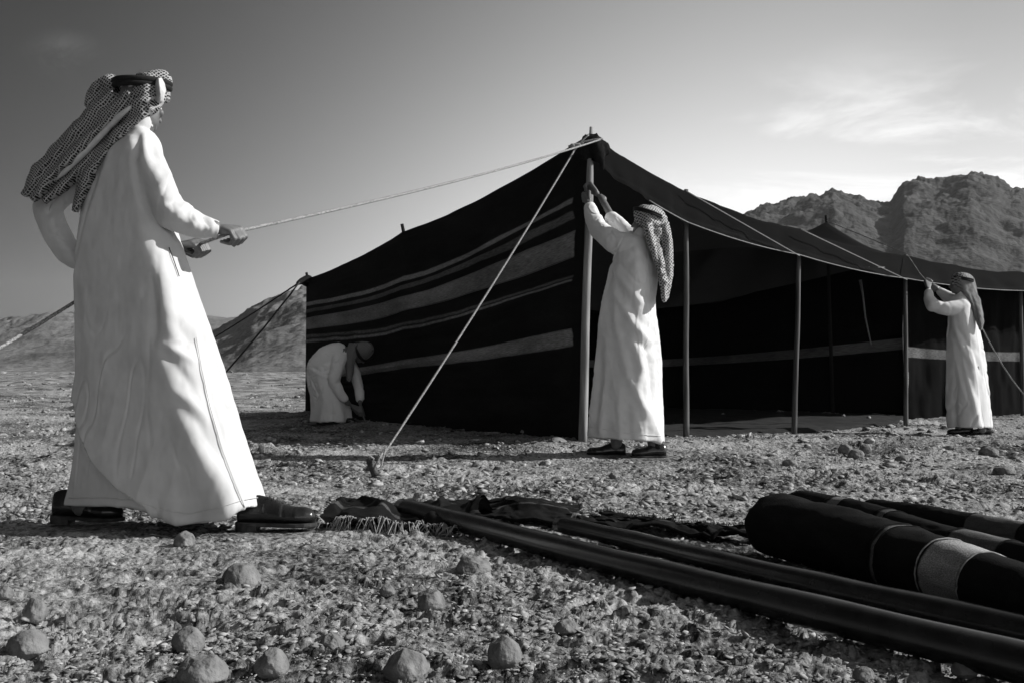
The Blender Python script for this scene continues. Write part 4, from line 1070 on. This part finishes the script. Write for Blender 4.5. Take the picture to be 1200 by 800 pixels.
# knots where ropes meet the peak
kn = empty('rope_binding', at(690, 170, 7.84)); tag(kn, 'pale rope binding wrapped round the top of the tall corner pole', 'rope binding')
for k, (a, c) in enumerate([((666, 172), (706, 163)), ((672, 178), (690, 158)), ((668, 175), (684, 168))]):
    tube_obj('strand', catenary(at(a[0], a[1], 7.83), at(c[0], c[1], 7.83), -.01, 8), .008, M['rope'], kn, n=7)
s_ = Sol(); s_.ell(at(671, 171, 7.82), (.022, .02, .018)); s_.cap(at(672, 170, 7.82), .012, at(679, 170, 7.82), .012); v, f = s_.mesh(); mesh_obj('knot', v, f, M['rope'], kn)
peg_xy = at(440, 556, 5.98)
g = rope('guy_rope', catenary(at(674, 175, 7.84), Vector((peg_xy.x + .01, peg_xy.y, .07)), .03, 30), .0072, 'rope', 'pale guy rope slanting down in front of the striped wall to a ground peg')
tube_obj('rope_loop', [Vector((peg_xy.x + .045, peg_xy.y - .01, .14)), Vector((peg_xy.x + .0, peg_xy.y - .03, .06)), Vector((peg_xy.x - .02, peg_xy.y, .02)), Vector((peg_xy.x + .03, peg_xy.y + .02, .05)), Vector((peg_xy.x + .06, peg_xy.y + .01, .17))], .006, M['rope'], g, n=6)
pg = empty('tent_peg', (peg_xy.x, peg_xy.y, 0)); tag(pg, 'dark bent iron peg driven into the ground holding the pale guy rope', 'peg')
tube_obj('shaft', [Vector((peg_xy.x + .015, peg_xy.y, -.04)), Vector((peg_xy.x - .01, peg_xy.y, .03)), Vector((peg_xy.x - .035, peg_xy.y, .085)), Vector((peg_xy.x - .045, peg_xy.y, .10))], [.020, .024, .021, .013], M['iron'], pg, n=10)
tube_obj('hook', [Vector((peg_xy.x - .045, peg_xy.y, .10)), Vector((peg_xy.x - .03, peg_xy.y, .115)), Vector((peg_xy.x - .012, peg_xy.y, .10)), Vector((peg_xy.x - .018, peg_xy.y, .088))], [.008, .007, .007, .006], M['fringe'], pg, n=8)
tb = at(351, 331, 13.7)
rope('guy_rope', catenary(tb, Vector((at(110, 464, 19.5).x, 19.5, gz(-8.2, 19.5))), .10, 30), .011, 'darkrope', 'dark guy rope, the higher of two at the far left tent corner', step=.05)
rope('guy_rope', catenary(tb, Vector((at(205, 496, 11.8).x, 11.8, gz(-4, 11.8))), .05, 30), .011, 'darkrope', 'dark guy rope, the lower of two at the far left tent corner', step=.05)
rope('rope', ropeC + [at(1108, 352, 11.3), at(1128, 366, 11.25), at(1150, 383, 11.0)] + catenary(at(1152, 386, 11.0), at(1200, 462, 11.0), .05, 12) + [at(1240, 512, 11.0)], .0065, 'greyrope', 'grey rope in the hands of the man at far right, trailing behind him', step=.03, twist=8)

# ------------------------------------------------------------------ poles and rolls lying in the foreground
def log(name, a, b_, r0, r1, m, label, cat, group):
    o = empty(name, a); tag(o, label, cat, group)
    a = Vector(a); b_ = Vector(b_); n = 60
    pts = [a.lerp(b_, i / n) + Vector((0, .004 * math.sin(i * .21), .003 * math.sin(i * .13 + 1))) for i in range(n + 1)]
    rad = [r0 * .93] + [r0 + (r1 - r0) * i / n + .0012 * math.sin(i * .7) for i in range(1, n + 1)]
    v, f = tube(pts, rad, n=28)
    mesh_obj('shaft', v, f, m, o)
    # cut end, slightly proud, with a worn rim
    dirv = (b_ - a).normalized(); v, f = tube([a - dirv * .004, a + dirv * .012], [r0 * .86, r0 * .90], n=28); mesh_obj('cut_end', v, f, M['iron'], o, smooth=False)
    return o
log('wooden_pole', (at(470, 597, 4.12).x, 4.12, .045), (1.35, 1.25, .040), .038, .041, M['darkpole'], 'long dark round pole, nearest of those lying in the foreground', 'pole', 'dark poles lying on the ground')
log('wooden_pole', (at(655, 619, 3.72).x, 3.72, .034), (1.47, 1.50, .036), .031, .037, M['darkpole'], 'dark round pole lying just beside the thick carpet roll', 'pole', 'dark poles lying on the ground')

def roll(name, pts, rad, bands, label, seed, flat=.9, nseg=150, n=56):
    """rolled carpet: spiral end, creased skin, woven bands along its length"""
    P = np.array([tuple(p) for p in pts], float); k = len(P); t = np.linspace(0, k - 1, nseg)
    Q = np.stack([np.interp(t, range(k), P[:, c]) for c in range(3)], 1)
    for _ in range(10): Q[1:-1] = (Q[:-2] + 2 * Q[1:-1] + Q[2:]) / 4
    rr = np.interp(t, range(k), rad)
    T = np.gradient(Q, axis=0); T /= np.linalg.norm(T, axis=1)[:, None]
    E1 = np.cross(T, [0, 0, 1]); E1 /= np.linalg.norm(E1, axis=1)[:, None]; E2 = np.cross(E1, T)
    th = np.linspace(0, 2 * math.pi, n, endpoint=False)
    e = np.minimum(np.arange(nseg) / 7.0, 1); endr = np.sqrt(np.clip(1 - (1 - e) ** 2, .02, 1)) * .55 + .45 * np.minimum(1, e * 6 + .55)
    S, TH = np.meshgrid(np.linspace(0, 1, nseg), th, indexing='ij')
    bump = 1 + .035 * fbm(np.cos(TH) * 1.5 + S * 9, np.sin(TH) * 1.5 + S * 5, o=3, s=seed) + .02 * ridged(S * 16 + TH, TH * 1.2, o=2, s=seed + 2)
    r = (rr * endr)[:, None] * bump
    V = Q[:, None, :] + (r * np.cos(TH))[..., None] * E1[:, None, :] + (r * np.sin(TH) * flat)[..., None] * E2[:, None, :]
    V = V.reshape(-1, 3); UV = np.stack([TH.ravel() / 6.283, S.ravel()], 1)
    Fc = grid_faces(n, nseg, True)
    o = empty(name, Vector(pts[0])); tag(o, label, 'rolled carpet', 'rolled carpets at the lower right')
    m = stripe_mat(name + '_weave', bands, base=.003, base2=.022, sx=170, sy=300)
    mesh_obj('rolled_pile', V, Fc, m, o, uv=UV)
    # closed ends, showing the layers of the wound cloth
    for i_, sg in ((0, -1), (nseg - 1, 1)):
        ring = V.reshape(nseg, n, 3)[i_]; c0 = ring.mean(0)
        rings = [c0 + (ring - c0) * (1 - k / 9.0) * .995 + T[i_] * sg * (.004 if k % 2 else -.006) for k in range(9)]
        cv = np.concatenate(rings + [c0[None]]); cf = [tuple(q) for q in grid_faces(n, 9, True)] + [(8 * n + j, 8 * n + (j + 1) % n, 9 * n) for j in range(n)]
        mesh_obj('wound_end', cv, cf, M['wool'], o)
    # spiral of the rolled edge at the open end
    sp = []
    for i in range(150):
        a = i * .16; q = rr[0] * (.08 + .50 * i / 150)
        sp.append(Q[0] - T[0] * .004 + E1[0] * q * math.cos(a) + E2[0] * q * flat * math.sin(a))
    tube_obj('end_spiral', sp, rr[0] * .055, M['wool'], o, n=6)
    # binding stitches beside the pale bands
    for (a0, a1, v) in bands:
        for s0 in (a0 - .006, a1 + .006):
            if s0 < .02: continue
            i = min(nseg - 1, int(s0 * (nseg - 1))); ring = V.reshape(nseg, n, 3)[i]; c = ring.mean(0)
            tube_obj('binding_stitch', list(c + (ring - c) * 1.004) + [c + (ring[0] - c) * 1.004], .0025, M['fringe'] if v > .25 else M['wool'], o, n=5)
    return o
def gpt(px, Y, z): return Vector(((px - 600) / F * Y, Y, z))
roll('carpet_roll', [gpt(895, 3.30, .103), gpt(985, 2.95, .098), gpt(1080, 2.62, .088), gpt(1200, 2.28, .075), gpt(1330, 1.98, .070)], [.112, .108, .097, .082, .076],
     [(.432, .442, .14), (.565, .655, .32), (.90, .93, .3)], 'thick black carpet roll with a wide pale band, nearest of the rolls', 80)
roll('carpet_roll', [gpt(928, 4.15, .063), gpt(1010, 3.62, .066), gpt(1100, 3.12, .062), gpt(1215, 2.72, .060), gpt(1340, 2.40, .058)], [.062, .066, .064, .062, .060],
     [(.165, .20, .16), (.34, .36, .12), (.56, .68, .13)], 'slim black carpet roll with faint grey bands between two other rolls', 83, flat=.95)
roll('carpet_roll', [gpt(1014, 4.25, .036), gpt(1080, 3.85, .046), gpt(1150, 3.55, .046), gpt(1240, 3.20, .05)], [.038, .050, .050, .052],
     [(.62, .86, .10)], 'flattened dark carpet roll, farthest back of the rolls', 86, flat=.9)

# crumpled rug lying flat, with fringe
def rug(name, quad, nx, ny, hfun, m, label, fringe_edge=None, seed=0, nf=110, bands=None):
    a, b_, c, d = [Vector(q) for q in quad]
    V = []; UV = []
    for i in range(ny + 1):
        for j in range(nx + 1):
            u, v = j / nx, i / ny
            p = a.lerp(b_, u).lerp(d.lerp(c, u), v); V.append((p.x, p.y, 0)); UV.append((u, v))
    V = np.array(V); UV = np.array(UV)
    wob = .03 * fbm(UV[:, 0] * 5, UV[:, 1] * 5, o=3, s=seed + 4)
    V[:, 0] += wob; V[:, 1] += .05 * fbm(UV[:, 0] * 4 + 8, UV[:, 1] * 3, o=2, s=seed + 6)
    V[:, 2] = base_h(V[:, 0], V[:, 1]) + .022 + hfun(UV[:, 0], UV[:, 1])
    o = empty(name, a); tag(o, label, 'rug')
    V2, F2, U2 = two_sided(V, grid_faces(nx + 1, ny + 1), UV, (0, 0, -.012))
    mesh_obj('woven_cloth', V2, F2, m, o, uv=U2)
    # hem closes the thickness
    e0 = [V[j] + [0, 0, -.006] for j in range(nx + 1)]; tube_obj('hem', e0, .0075, M['wool'], o, n=6)
    sol_v = []; sol_f = []; nn = 0
    r2 = random.Random(seed)
    for side in fringe_edge or ():
        for q in range(nf):
            u = (q + r2.random() * .6) / nf
            if side == 'near': j = int(u * nx); p0 = V[j]; dirv = Vector((r2.uniform(-2.2, 1.6), -1, 0))
            elif side == 'far': j = int(u * nx); p0 = V[ny * (nx + 1) + j]; dirv = Vector((r2.uniform(-.6, .6) + .3, 1, 0))
            elif side == 'right': i = int(u * ny); p0 = V[i * (nx + 1) + nx]; dirv = Vector((1, r2.uniform(-.7, .7), 0))
            else: i = int(u * ny); p0 = V[i * (nx + 1)]; dirv = Vector((-1, r2.uniform(-.7, .7), 0))
            L_ = r2.uniform(.02, .055); p0 = Vector(p0)
            dirv = dirv.normalized()
            g0 = p0 + Vector((0, 0, .004)); g1 = p0 + dirv * L_ * .4 + Vector((0, 0, .004 + r2.random() * .008)); g2 = p0 + dirv * L_ * .8 + Vector((r2.uniform(-.02, .02), r2.uniform(-.01, .01), 0)); g2.z = gz(g2.x, g2.y) + .010
            g3 = p0 + dirv * L_ + Vector((r2.uniform(-.02, .02), 0, 0)); g3.z = gz(g3.x, g3.y) + .008
            v, f = tube([g0, g1, g2, g3], [.0026, .0024, .0020, .0012], n=4)
            sol_v.append(v); sol_f += [tuple(k + nn for k in ff) for ff in f]; nn += len(v)
    if sol_v:
        fr = mesh_obj('fringe', np.concatenate(sol_v), sol_f, M['fringe'], o); fr['kind'] = 'stuff'
    return o, V
M['rugm'] = stripe_mat('rug_weave', [(.30, .33, .07), (.62, .64, .05)], base=.007, base2=.018, axis=1, sx=200, sy=200)
def h1(u, v):
    return .020 * ridged(u * 3.2 + v, v * 1.6 + u * .5, o=2, s=5) + .012 * fbm(u * 9, v * 6, o=3, s=6) + .03 * np.exp(-((v - .75 + .3 * u) / .10) ** 2) + .022 * np.exp(-((v - .35 - .1 * u) / .07) ** 2) + .012
rug('rug', [(-.72, 3.80, 0), (-.16, 3.68, 0), (.0, 4.30, 0), (-.76, 4.42, 0)], 90, 60, h1, M['rugm'], 'crumpled black rug with pale fringe just in front of the left man\'s shoe', ('near', 'left'), 7)
def h2(u, v):
    return .045 * np.exp(-((u - .62) / .20) ** 2 - ((v - .55) / .30) ** 2) + .009 * ridged(u * 3, v * 2, o=2, s=9) + .006 * fbm(u * 9, v * 9, o=3, s=10) + .010
rug('rug', [(-.28, 4.10, 0), (.30, 3.86, 0), (.26, 4.42, 0), (-.36, 4.46, 0)], 80, 56, h2, M['rugm'], 'humped black rug behind the end of the nearest dark pole', ('right',), 17, nf=90)
def h3(u, v):
    return .012 * ridged(u * 5, v * 1.5, o=2, s=29) + .008 * fbm(u * 12, v * 6, o=3, s=20) + .010
rug('rug', [(.26, 3.80, 0), (.84, 3.46, 0), (.90, 3.60, 0), (.34, 4.00, 0)], 100, 40, h3, M['rugm'], 'dark rug trailing from the poles towards the end of the thick carpet roll', ('far', 'left'), 27, nf=120)

# ------------------------------------------------------------------ stones one can pick out
def ico():
    t = (1 + 5 ** .5) / 2
    v = np.array([(-1, t, 0), (1, t, 0), (-1, -t, 0), (1, -t, 0), (0, -1, t), (0, 1, t), (0, -1, -t), (0, 1, -t), (t, 0, -1), (t, 0, 1), (-t, 0, -1), (-t, 0, 1)], float); v /= np.linalg.norm(v[0])
    f = np.array([(0, 11, 5), (0, 5, 1), (0, 1, 7), (0, 7, 10), (0, 10, 11), (1, 5, 9), (5, 11, 4), (11, 10, 2), (10, 7, 6), (7, 1, 8), (3, 9, 4), (3, 4, 2), (3, 2, 6), (3, 6, 8), (3, 8, 9), (4, 9, 5), (2, 4, 11), (6, 2, 10), (8, 6, 7), (9, 8, 1)])
    return v, f
def subdiv(v, f):
    v = list(map(tuple, v)); cache = {}; out = []
    def mid_(a, b_):
        k = (min(a, b_), max(a, b_))
        if k not in cache:
            p = (np.array(v[a]) + np.array(v[b_])) / 2; p /= np.linalg.norm(p); v.append(tuple(p)); cache[k] = len(v) - 1
        return cache[k]
    for a, b_, c in f:
        x, y, z = mid_(a, b_), mid_(b_, c), mid_(c, a); out += [(a, x, z), (b_, y, x), (c, z, y), (x, y, z)]
    return np.array(v), np.array(out)
IV, IF = ico()
SV, SF = IV, IF
for _ in range(4): SV, SF = subdiv(SV, SF)
def stone(px, py, wpx, hpx, seed, label, dep=1.0):
    Y = None
    # ground contact: bottom pixel
    lo_, hi_ = 1.2, 60
    for _ in range(40):
        m_ = (lo_ + hi_) / 2; p = at(px, py, m_)
        if p.z < gz(p.x, m_): hi_ = m_
        else: lo_ = m_
    Y = lo_; s = Y / F
    a, hh = wpx / 2 * s, hpx * s
    bdep = a * dep
    r_ = np.random.default_rng(seed); V = SV.copy()
    # chipped facets: cut the ball with random planes
    for _ in range(16):
        n_ = r_.normal(size=3); n_ /= np.linalg.norm(n_); dcut = r_.uniform(.80, .95)
        k = V @ n_; V = V - np.outer(np.maximum(k - dcut, 0), n_)
    V = V * (1 + .05 * fbm(SV[:, 0] * 2 + seed, SV[:, 1] * 2, SV[:, 2] * 2, o=4, s=seed) + .018 * fbm(SV[:, 0] * 9, SV[:, 1] * 9 + seed, SV[:, 2] * 9, o=3, s=seed))[:, None]
    V = V / np.abs(V).max(0)
    V[:, 2] = np.where(V[:, 2] < 0, V[:, 2] * .6, V[:, 2])
    C = Vector(((px - 600) / F * Y, Y + bdep * .6, 0)); C.z = gz(C.x, C.y)
    W = V * np.array([a, bdep, hh * .82]) + np.array([0, 0, hh * .20])
    o = mesh_obj('stone', W, SF, M['stone'], None); o.location = C; o.rotation_euler.z = r_.uniform(-.3, .3)
    tag(o, label, 'stone', 'stones in the foreground'); return o
stones = [
    (281, 690, 48, 27, 1, 'grey angular stone lying alone below the left man\'s robe'), (217, 641, 26, 18, 2, 'small pale stone in the man\'s shadow between his shoes'),
    (555, 672, 44, 18, 3, 'pale lumpy stone just left of the long pole\'s shadow'), (505, 716, 34, 24, 4, 'pale stone with dark left side in the middle foreground'),
    (591, 781, 44, 32, 5, 'smooth pale stone at the bottom centre of the ground'), (476, 797, 56, 33, 6, 'broad rounded dark stone at the bottom edge left of a smooth pale one'),
    (318, 791, 42, 28, 7, 'rounded stone second from the left along the bottom edge'), (236, 803, 60, 30, 8, 'large flat pale stone cut by the bottom edge of view'),
    (221, 763, 38, 26, 9, 'dark faced stone just above the large flat pale one'), (32, 769, 48, 28, 10, 'rounded stone near the lower left corner'),
    (42, 726, 28, 24, 11, 'chipped pale stone above the one in the lower left corner'), (338, 745, 22, 14, 12, 'small pale stone above the rounded one on the bottom edge'),
    (390, 760, 30, 16, 13, 'low dark stone between two larger rounded ones near the bottom'), (664, 742, 30, 14, 14, 'low pale stone close to the shadow of the nearest pole'),
    (735, 722, 24, 12, 15, 'small stone lying within the nearest pole\'s shadow'), (8, 700, 20, 14, 16, 'small stone at the left edge of view'),
    (455, 697, 20, 10, 17, 'tiny pale stone left of the dark-sided one'), (991, 532, 17, 12, 18, 'dark angular rock, leftmost of a small rock pile before the fourth pole'), (1004, 537, 20, 11, 19, 'lowest rock of the small pile in front of the fourth pole'),
    (1014, 530, 15, 10, 20, 'upper right rock of the small pile in front of the fourth pole'), (1058, 541, 18, 8, 25, 'dark rock standing alone right of the small rock pile'),
    (1161, 534, 24, 10, 26, 'dark rock on open ground near the right edge below the far man'), (926, 546, 18, 8, 27, 'small dark rock left of the rock pile on open ground'),
    (1178, 556, 26, 10, 28, 'flat dark rock at the right edge above the farthest carpet roll'), (720, 560, 14, 7, 29, 'small rock in open ground below the reaching man'),
    (652, 519, 26, 7, 21, 'flat pale stone at the foot of the side wall by the corner pole'), (1128, 792, 30, 16, 22, 'stone under the nearest pole at lower right'),
    (1010, 797, 26, 14, 23, 'pale stone at the bottom edge in the poles\' shade'), 
]
for s in stones: stone(*s)

# ------------------------------------------------------------------ ground sheet
inner = np.linspace(-.60, .60, 640)
outer = .60 * 1.18 ** np.arange(1, 30)
svals = np.concatenate([-outer[::-1], inner, outer])
svals = svals[np.abs(svals) < 26]
yr = [1.45]
while yr[-1] < 36: yr.append(yr[-1] * 1.0052)
while yr[-1] < 260: yr.append(yr[-1] * 1.013)
while yr[-1] < 1500: yr.append(yr[-1] * 1.05)
near_rows = [-60, -20, -8, -3, -1, 0, .6, 1.0, 1.25]
yr = np.array(near_rows + yr)
Yg, Sg = np.meshgrid(yr, svals, indexing='ij')
Xg = np.clip(Sg * np.maximum(Yg, 1.45), -1450, 1450)
Zg = base_h(Xg, Yg)
msk = (Yg > 1.3) & (Yg < 40) & (np.abs(Sg) < 1.0)
fade = sstep(38, 22, Yg) * sstep(1.0, .62, np.abs(Sg))
mz = np.zeros_like(Zg); mz[msk] = micro_h(Xg[msk], Yg[msk]); Zg = Zg + mz * fade
V = np.stack([Xg.ravel(), Yg.ravel(), Zg.ravel()], 1)
gr = mesh_obj('ground', V, grid_faces(len(svals), len(yr)), M['ground'], None, smooth=True)
tag(gr, kind='structure')

# gravel: flat angular chips strewn everywhere, dense near the camera
def gravel(name, n, ylo, yhi, med0, medk, sig, seed, label, flatn=(.12, .36)):
    g = np.random.default_rng(seed)
    n0 = n * 3
    inv = g.uniform(1 / yhi, 1 / ylo, n0); Y = 1 / inv; X = g.uniform(-.60, .60, n0) * Y
    keep = (fbm(X * 1.0, Y * 1.0, o=3, s=21) + g.uniform(-.7, .9, n0)) > .1
    X, Y = X[keep][:n], Y[keep][:n]; n = len(X)
    sz = (med0 + medk * Y) * np.minimum(np.exp(g.normal(0, sig, n)), 3.2)
    base = IV.copy(); 
    A_ = base[None] * (1 + g.uniform(-.32, .32, (n, 12, 1)))
    ax = np.stack([g.uniform(.7, 1.4, n), g.uniform(.6, 1.2, n), g.uniform(*flatn, n)], 1)
    A_ = A_ * ax[:, None, :]
    t1 = g.normal(0, .35, n); c, s = np.cos(t1), np.sin(t1)
    x, z = A_[..., 0] * c[:, None] - A_[..., 2] * s[:, None], A_[..., 0] * s[:, None] + A_[..., 2] * c[:, None]; A_[..., 0] = x; A_[..., 2] = z
    t2 = g.uniform(0, 6.28, n); c, s = np.cos(t2), np.sin(t2)
    x, y = A_[..., 0] * c[:, None] - A_[..., 1] * s[:, None], A_[..., 0] * s[:, None] + A_[..., 1] * c[:, None]; A_[..., 0] = x; A_[..., 1] = y
    A_ *= sz[:, None, None] * .5
    Z = base_h(X, Y) + micro_h(X, Y) * sstep(38, 22, Y) + sz * .03
    for (fx, fy, fr) in FLAT:
        m_ = np.hypot(X - fx, Y - fy) < fr; Z = np.where(m_, Z - .02, Z)
    A_ += np.stack([X, Y, Z], 1)[:, None, :]
    Fa = (IF[None] + (np.arange(n) * 12)[:, None, None]).reshape(-1, 3)
    o = mesh_obj(name, A_.reshape(-1, 3), Fa, M['gravel'], None, smooth=False); tag(o, label, 'gravel', kind='stuff')
gravel('gravel', 26000, 1.6, 17, .0038, .0016, .72, 101, 'small angular stone chips strewn thickly over the dry ground')
gravel('scattered_rocks', 7000, 4.0, 110, .008, .0030, .6, 102, 'larger loose clods scattered over the plain out to the hills', (.22, .5))

# ------------------------------------------------------------------ hills and mountains
def ridge_mesh(name, prof, Rdist, near, far, az_pad, m, seed, rough, naz, nr, label, nsc, rock=1.0):
    """terrain rising from the plain to a ridge whose height is given per direction; continues down behind"""
    xs = np.array([p[0] for p in prof], float); ys = np.array([p[1] for p in prof], float)
    px_ = np.linspace(xs[0] - az_pad[0], xs[-1] + az_pad[1], naz)
    ph = np.interp(px_, xs, ys)
    el = (445 - ph) / F                                    # slope seen from the camera
    tt = np.linspace(0, 1, nr)
    rr_ = near + (far - near) * tt ** 1.3
    Rr, Pp = np.meshgrid(rr_, px_, indexing='ij'); E = np.broadcast_to(el, Rr.shape)
    X = (Pp - 600) / F * Rr
    H = E * Rdist
    up = sstep(near, Rdist, Rr) ** .85
    dn = 1 - .6 * sstep(Rdist, far, Rr)
    wz = .35 * fbm(X * nsc * 2, Rr * nsc * 2, H * up * nsc * 3, o=3, s=seed + 60)
    n1 = .45 * fbm(X * nsc + wz, Rr * nsc + wz, o=6, s=seed, ga=.55); n2 = fbm(X * nsc * 6, Rr * nsc * 6, o=5, s=seed + 20, ga=.6)
    f1, f2, cr = worley(X * nsc * 9, Rr * nsc * 9, s=seed + 30)
    f1b, f2b, crb = worley(X * nsc * 24, Rr * nsc * 24, s=seed + 31)
    f1c, f2c, crc = worley(X * nsc * 55, Rr * nsc * 55, s=seed + 32)
    env = np.minimum(up, 1) * (1 - up * .55 * (Rr < Rdist * 1.15))
    base = base_h(X, Rr)
    Z = base - 2 + np.where(Rr < Rdist, H * up, H * dn) + rough * n1 * env + rough * .30 * n2 * up + rock * rough * .60 * np.sqrt(np.clip(1 - f1 * f1, 0, 1)) * up + rock * rough * .38 * np.sqrt(np.clip(1 - f1b * f1b, 0, 1)) * up + rock * rough * .17 * np.sqrt(np.clip(1 - f1c * f1c, 0, 1)) * up
    # ledges and hollows: push the rock in and out along the ground by a three dimensional noise
    zz3 = Z * nsc * 4
    push = rough * .40 * (fbm(X * nsc * 4, Rr * nsc * 1.5, zz3, o=4, s=seed + 70, ga=.6)) * up
    V = np.stack([X.ravel(), (Rr + push).ravel(), Z.ravel()], 1)
    # keep the skyline where it is seen: scale each direction so its highest line of sight matches
    El = (Z - CAMZ) / Rr
    mxe = El.max(0); want = el
    Z2 = Z * 1.0
    Z2 = base - 2 + (Z - base + 2) * (np.convolve(np.pad(want / mxe, 30, mode='edge'), np.ones(31) / 31, 'same')[30:-30])[None, :]
    V[:, 2] = Z2.ravel()
    o = mesh_obj(name, V, grid_faces(naz, nr), m, None); tag(o, kind='structure'); o['label'] = label; return o
R1 = [(700, 330), (780, 300), (840, 268), (877, 248), (896, 240), (918, 235), (936, 230), (965, 227), (980, 219), (998, 224), (1017, 233), (1033, 237), (1046, 237), (1053, 226), (1061, 213), (1072, 208), (1108, 207), (1127, 204), (1141, 201), (1163, 206), (1182, 217), (1200, 219), (1260, 235), (1330, 260), (1420, 330), (1500, 400)]
ridge_mesh('mountain', R1, 520, 190, 800, (60, 60), M['mount'], 301, 9, 700, 330, 'rocky mountain with a flat-topped crag behind the tent', .011)
R3 = [(1060, 440), (1110, 400), (1160, 350), (1200, 322), (1240, 300), (1320, 290), (1420, 330)]
ridge_mesh('mountain', R3, 260, 150, 420, (30, 60), M['mount'], 331, 6, 200, 100, 'dark lower spur in front of the rocky mountain', .02)
R2 = [(-260, 415), (-160, 400), (-60, 385), (0, 376), (30, 370), (60, 367), (85, 365), (130, 365), (180, 372), (230, 384), (260, 398), (330, 425)]
ridge_mesh('hill', R2, 420, 120, 700, (60, 60), M['hill'], 351, 6, 360, 160, 'low pale hill at the far left behind the standing man', .012, .7)
R4 = [(-40, 430), (100, 420), (180, 405), (228, 398), (250, 385), (275, 372), (296, 356), (320, 348), (345, 338), (375, 330), (420, 335), (480, 350), (560, 390), (640, 425)]
ridge_mesh('hill', R4, 300, 70, 560, (60, 60), M['hill'], 371, 6, 420, 200, 'pale slope rising behind the left corner of the tent', .016, .8)
R5 = [(-300, 410), (-100, 400), (60, 390), (150, 376), (200, 371), (244, 369), (300, 374), (400, 385), (700, 400)]
ridge_mesh('hill', R5, 900, 560, 1300, (60, 60), M['hill'], 391, 8, 200, 80, 'most distant hazy hill between the two nearer left hills', .006, .5)

# ------------------------------------------------------------------ thin air: one closed even volume round the camera and the whole scene
hm = bpy.data.materials.new('haze'); hm.use_nodes = True
for n in list(hm.node_tree.nodes): hm.node_tree.nodes.remove(n)
pv = hm.node_tree.nodes.new('ShaderNodeVolumePrincipled'); ho = hm.node_tree.nodes.new('ShaderNodeOutputMaterial')
pv.inputs['Color'].default_value = (.95, .95, .95, 1); pv.inputs['Density'].default_value = .00016
hm.node_tree.links.new(pv.outputs[0], ho.inputs['Volume'])
HX, HY0, HY1, HZ0, HZ1 = 1500, -300, 1700, -7, 170
hv = [(x, y, z) for z in (HZ0, HZ1) for y in (HY0, HY1) for x in (-HX, HX)]
hf = [(0, 2, 3, 1), (4, 5, 7, 6), (0, 1, 5, 4), (2, 6, 7, 3), (0, 4, 6, 2), (1, 3, 7, 5)]
tag(mesh_obj('haze', hv, hf, hm, None, smooth=False), 'thin dusty air over the plain', 'haze', kind='stuff')
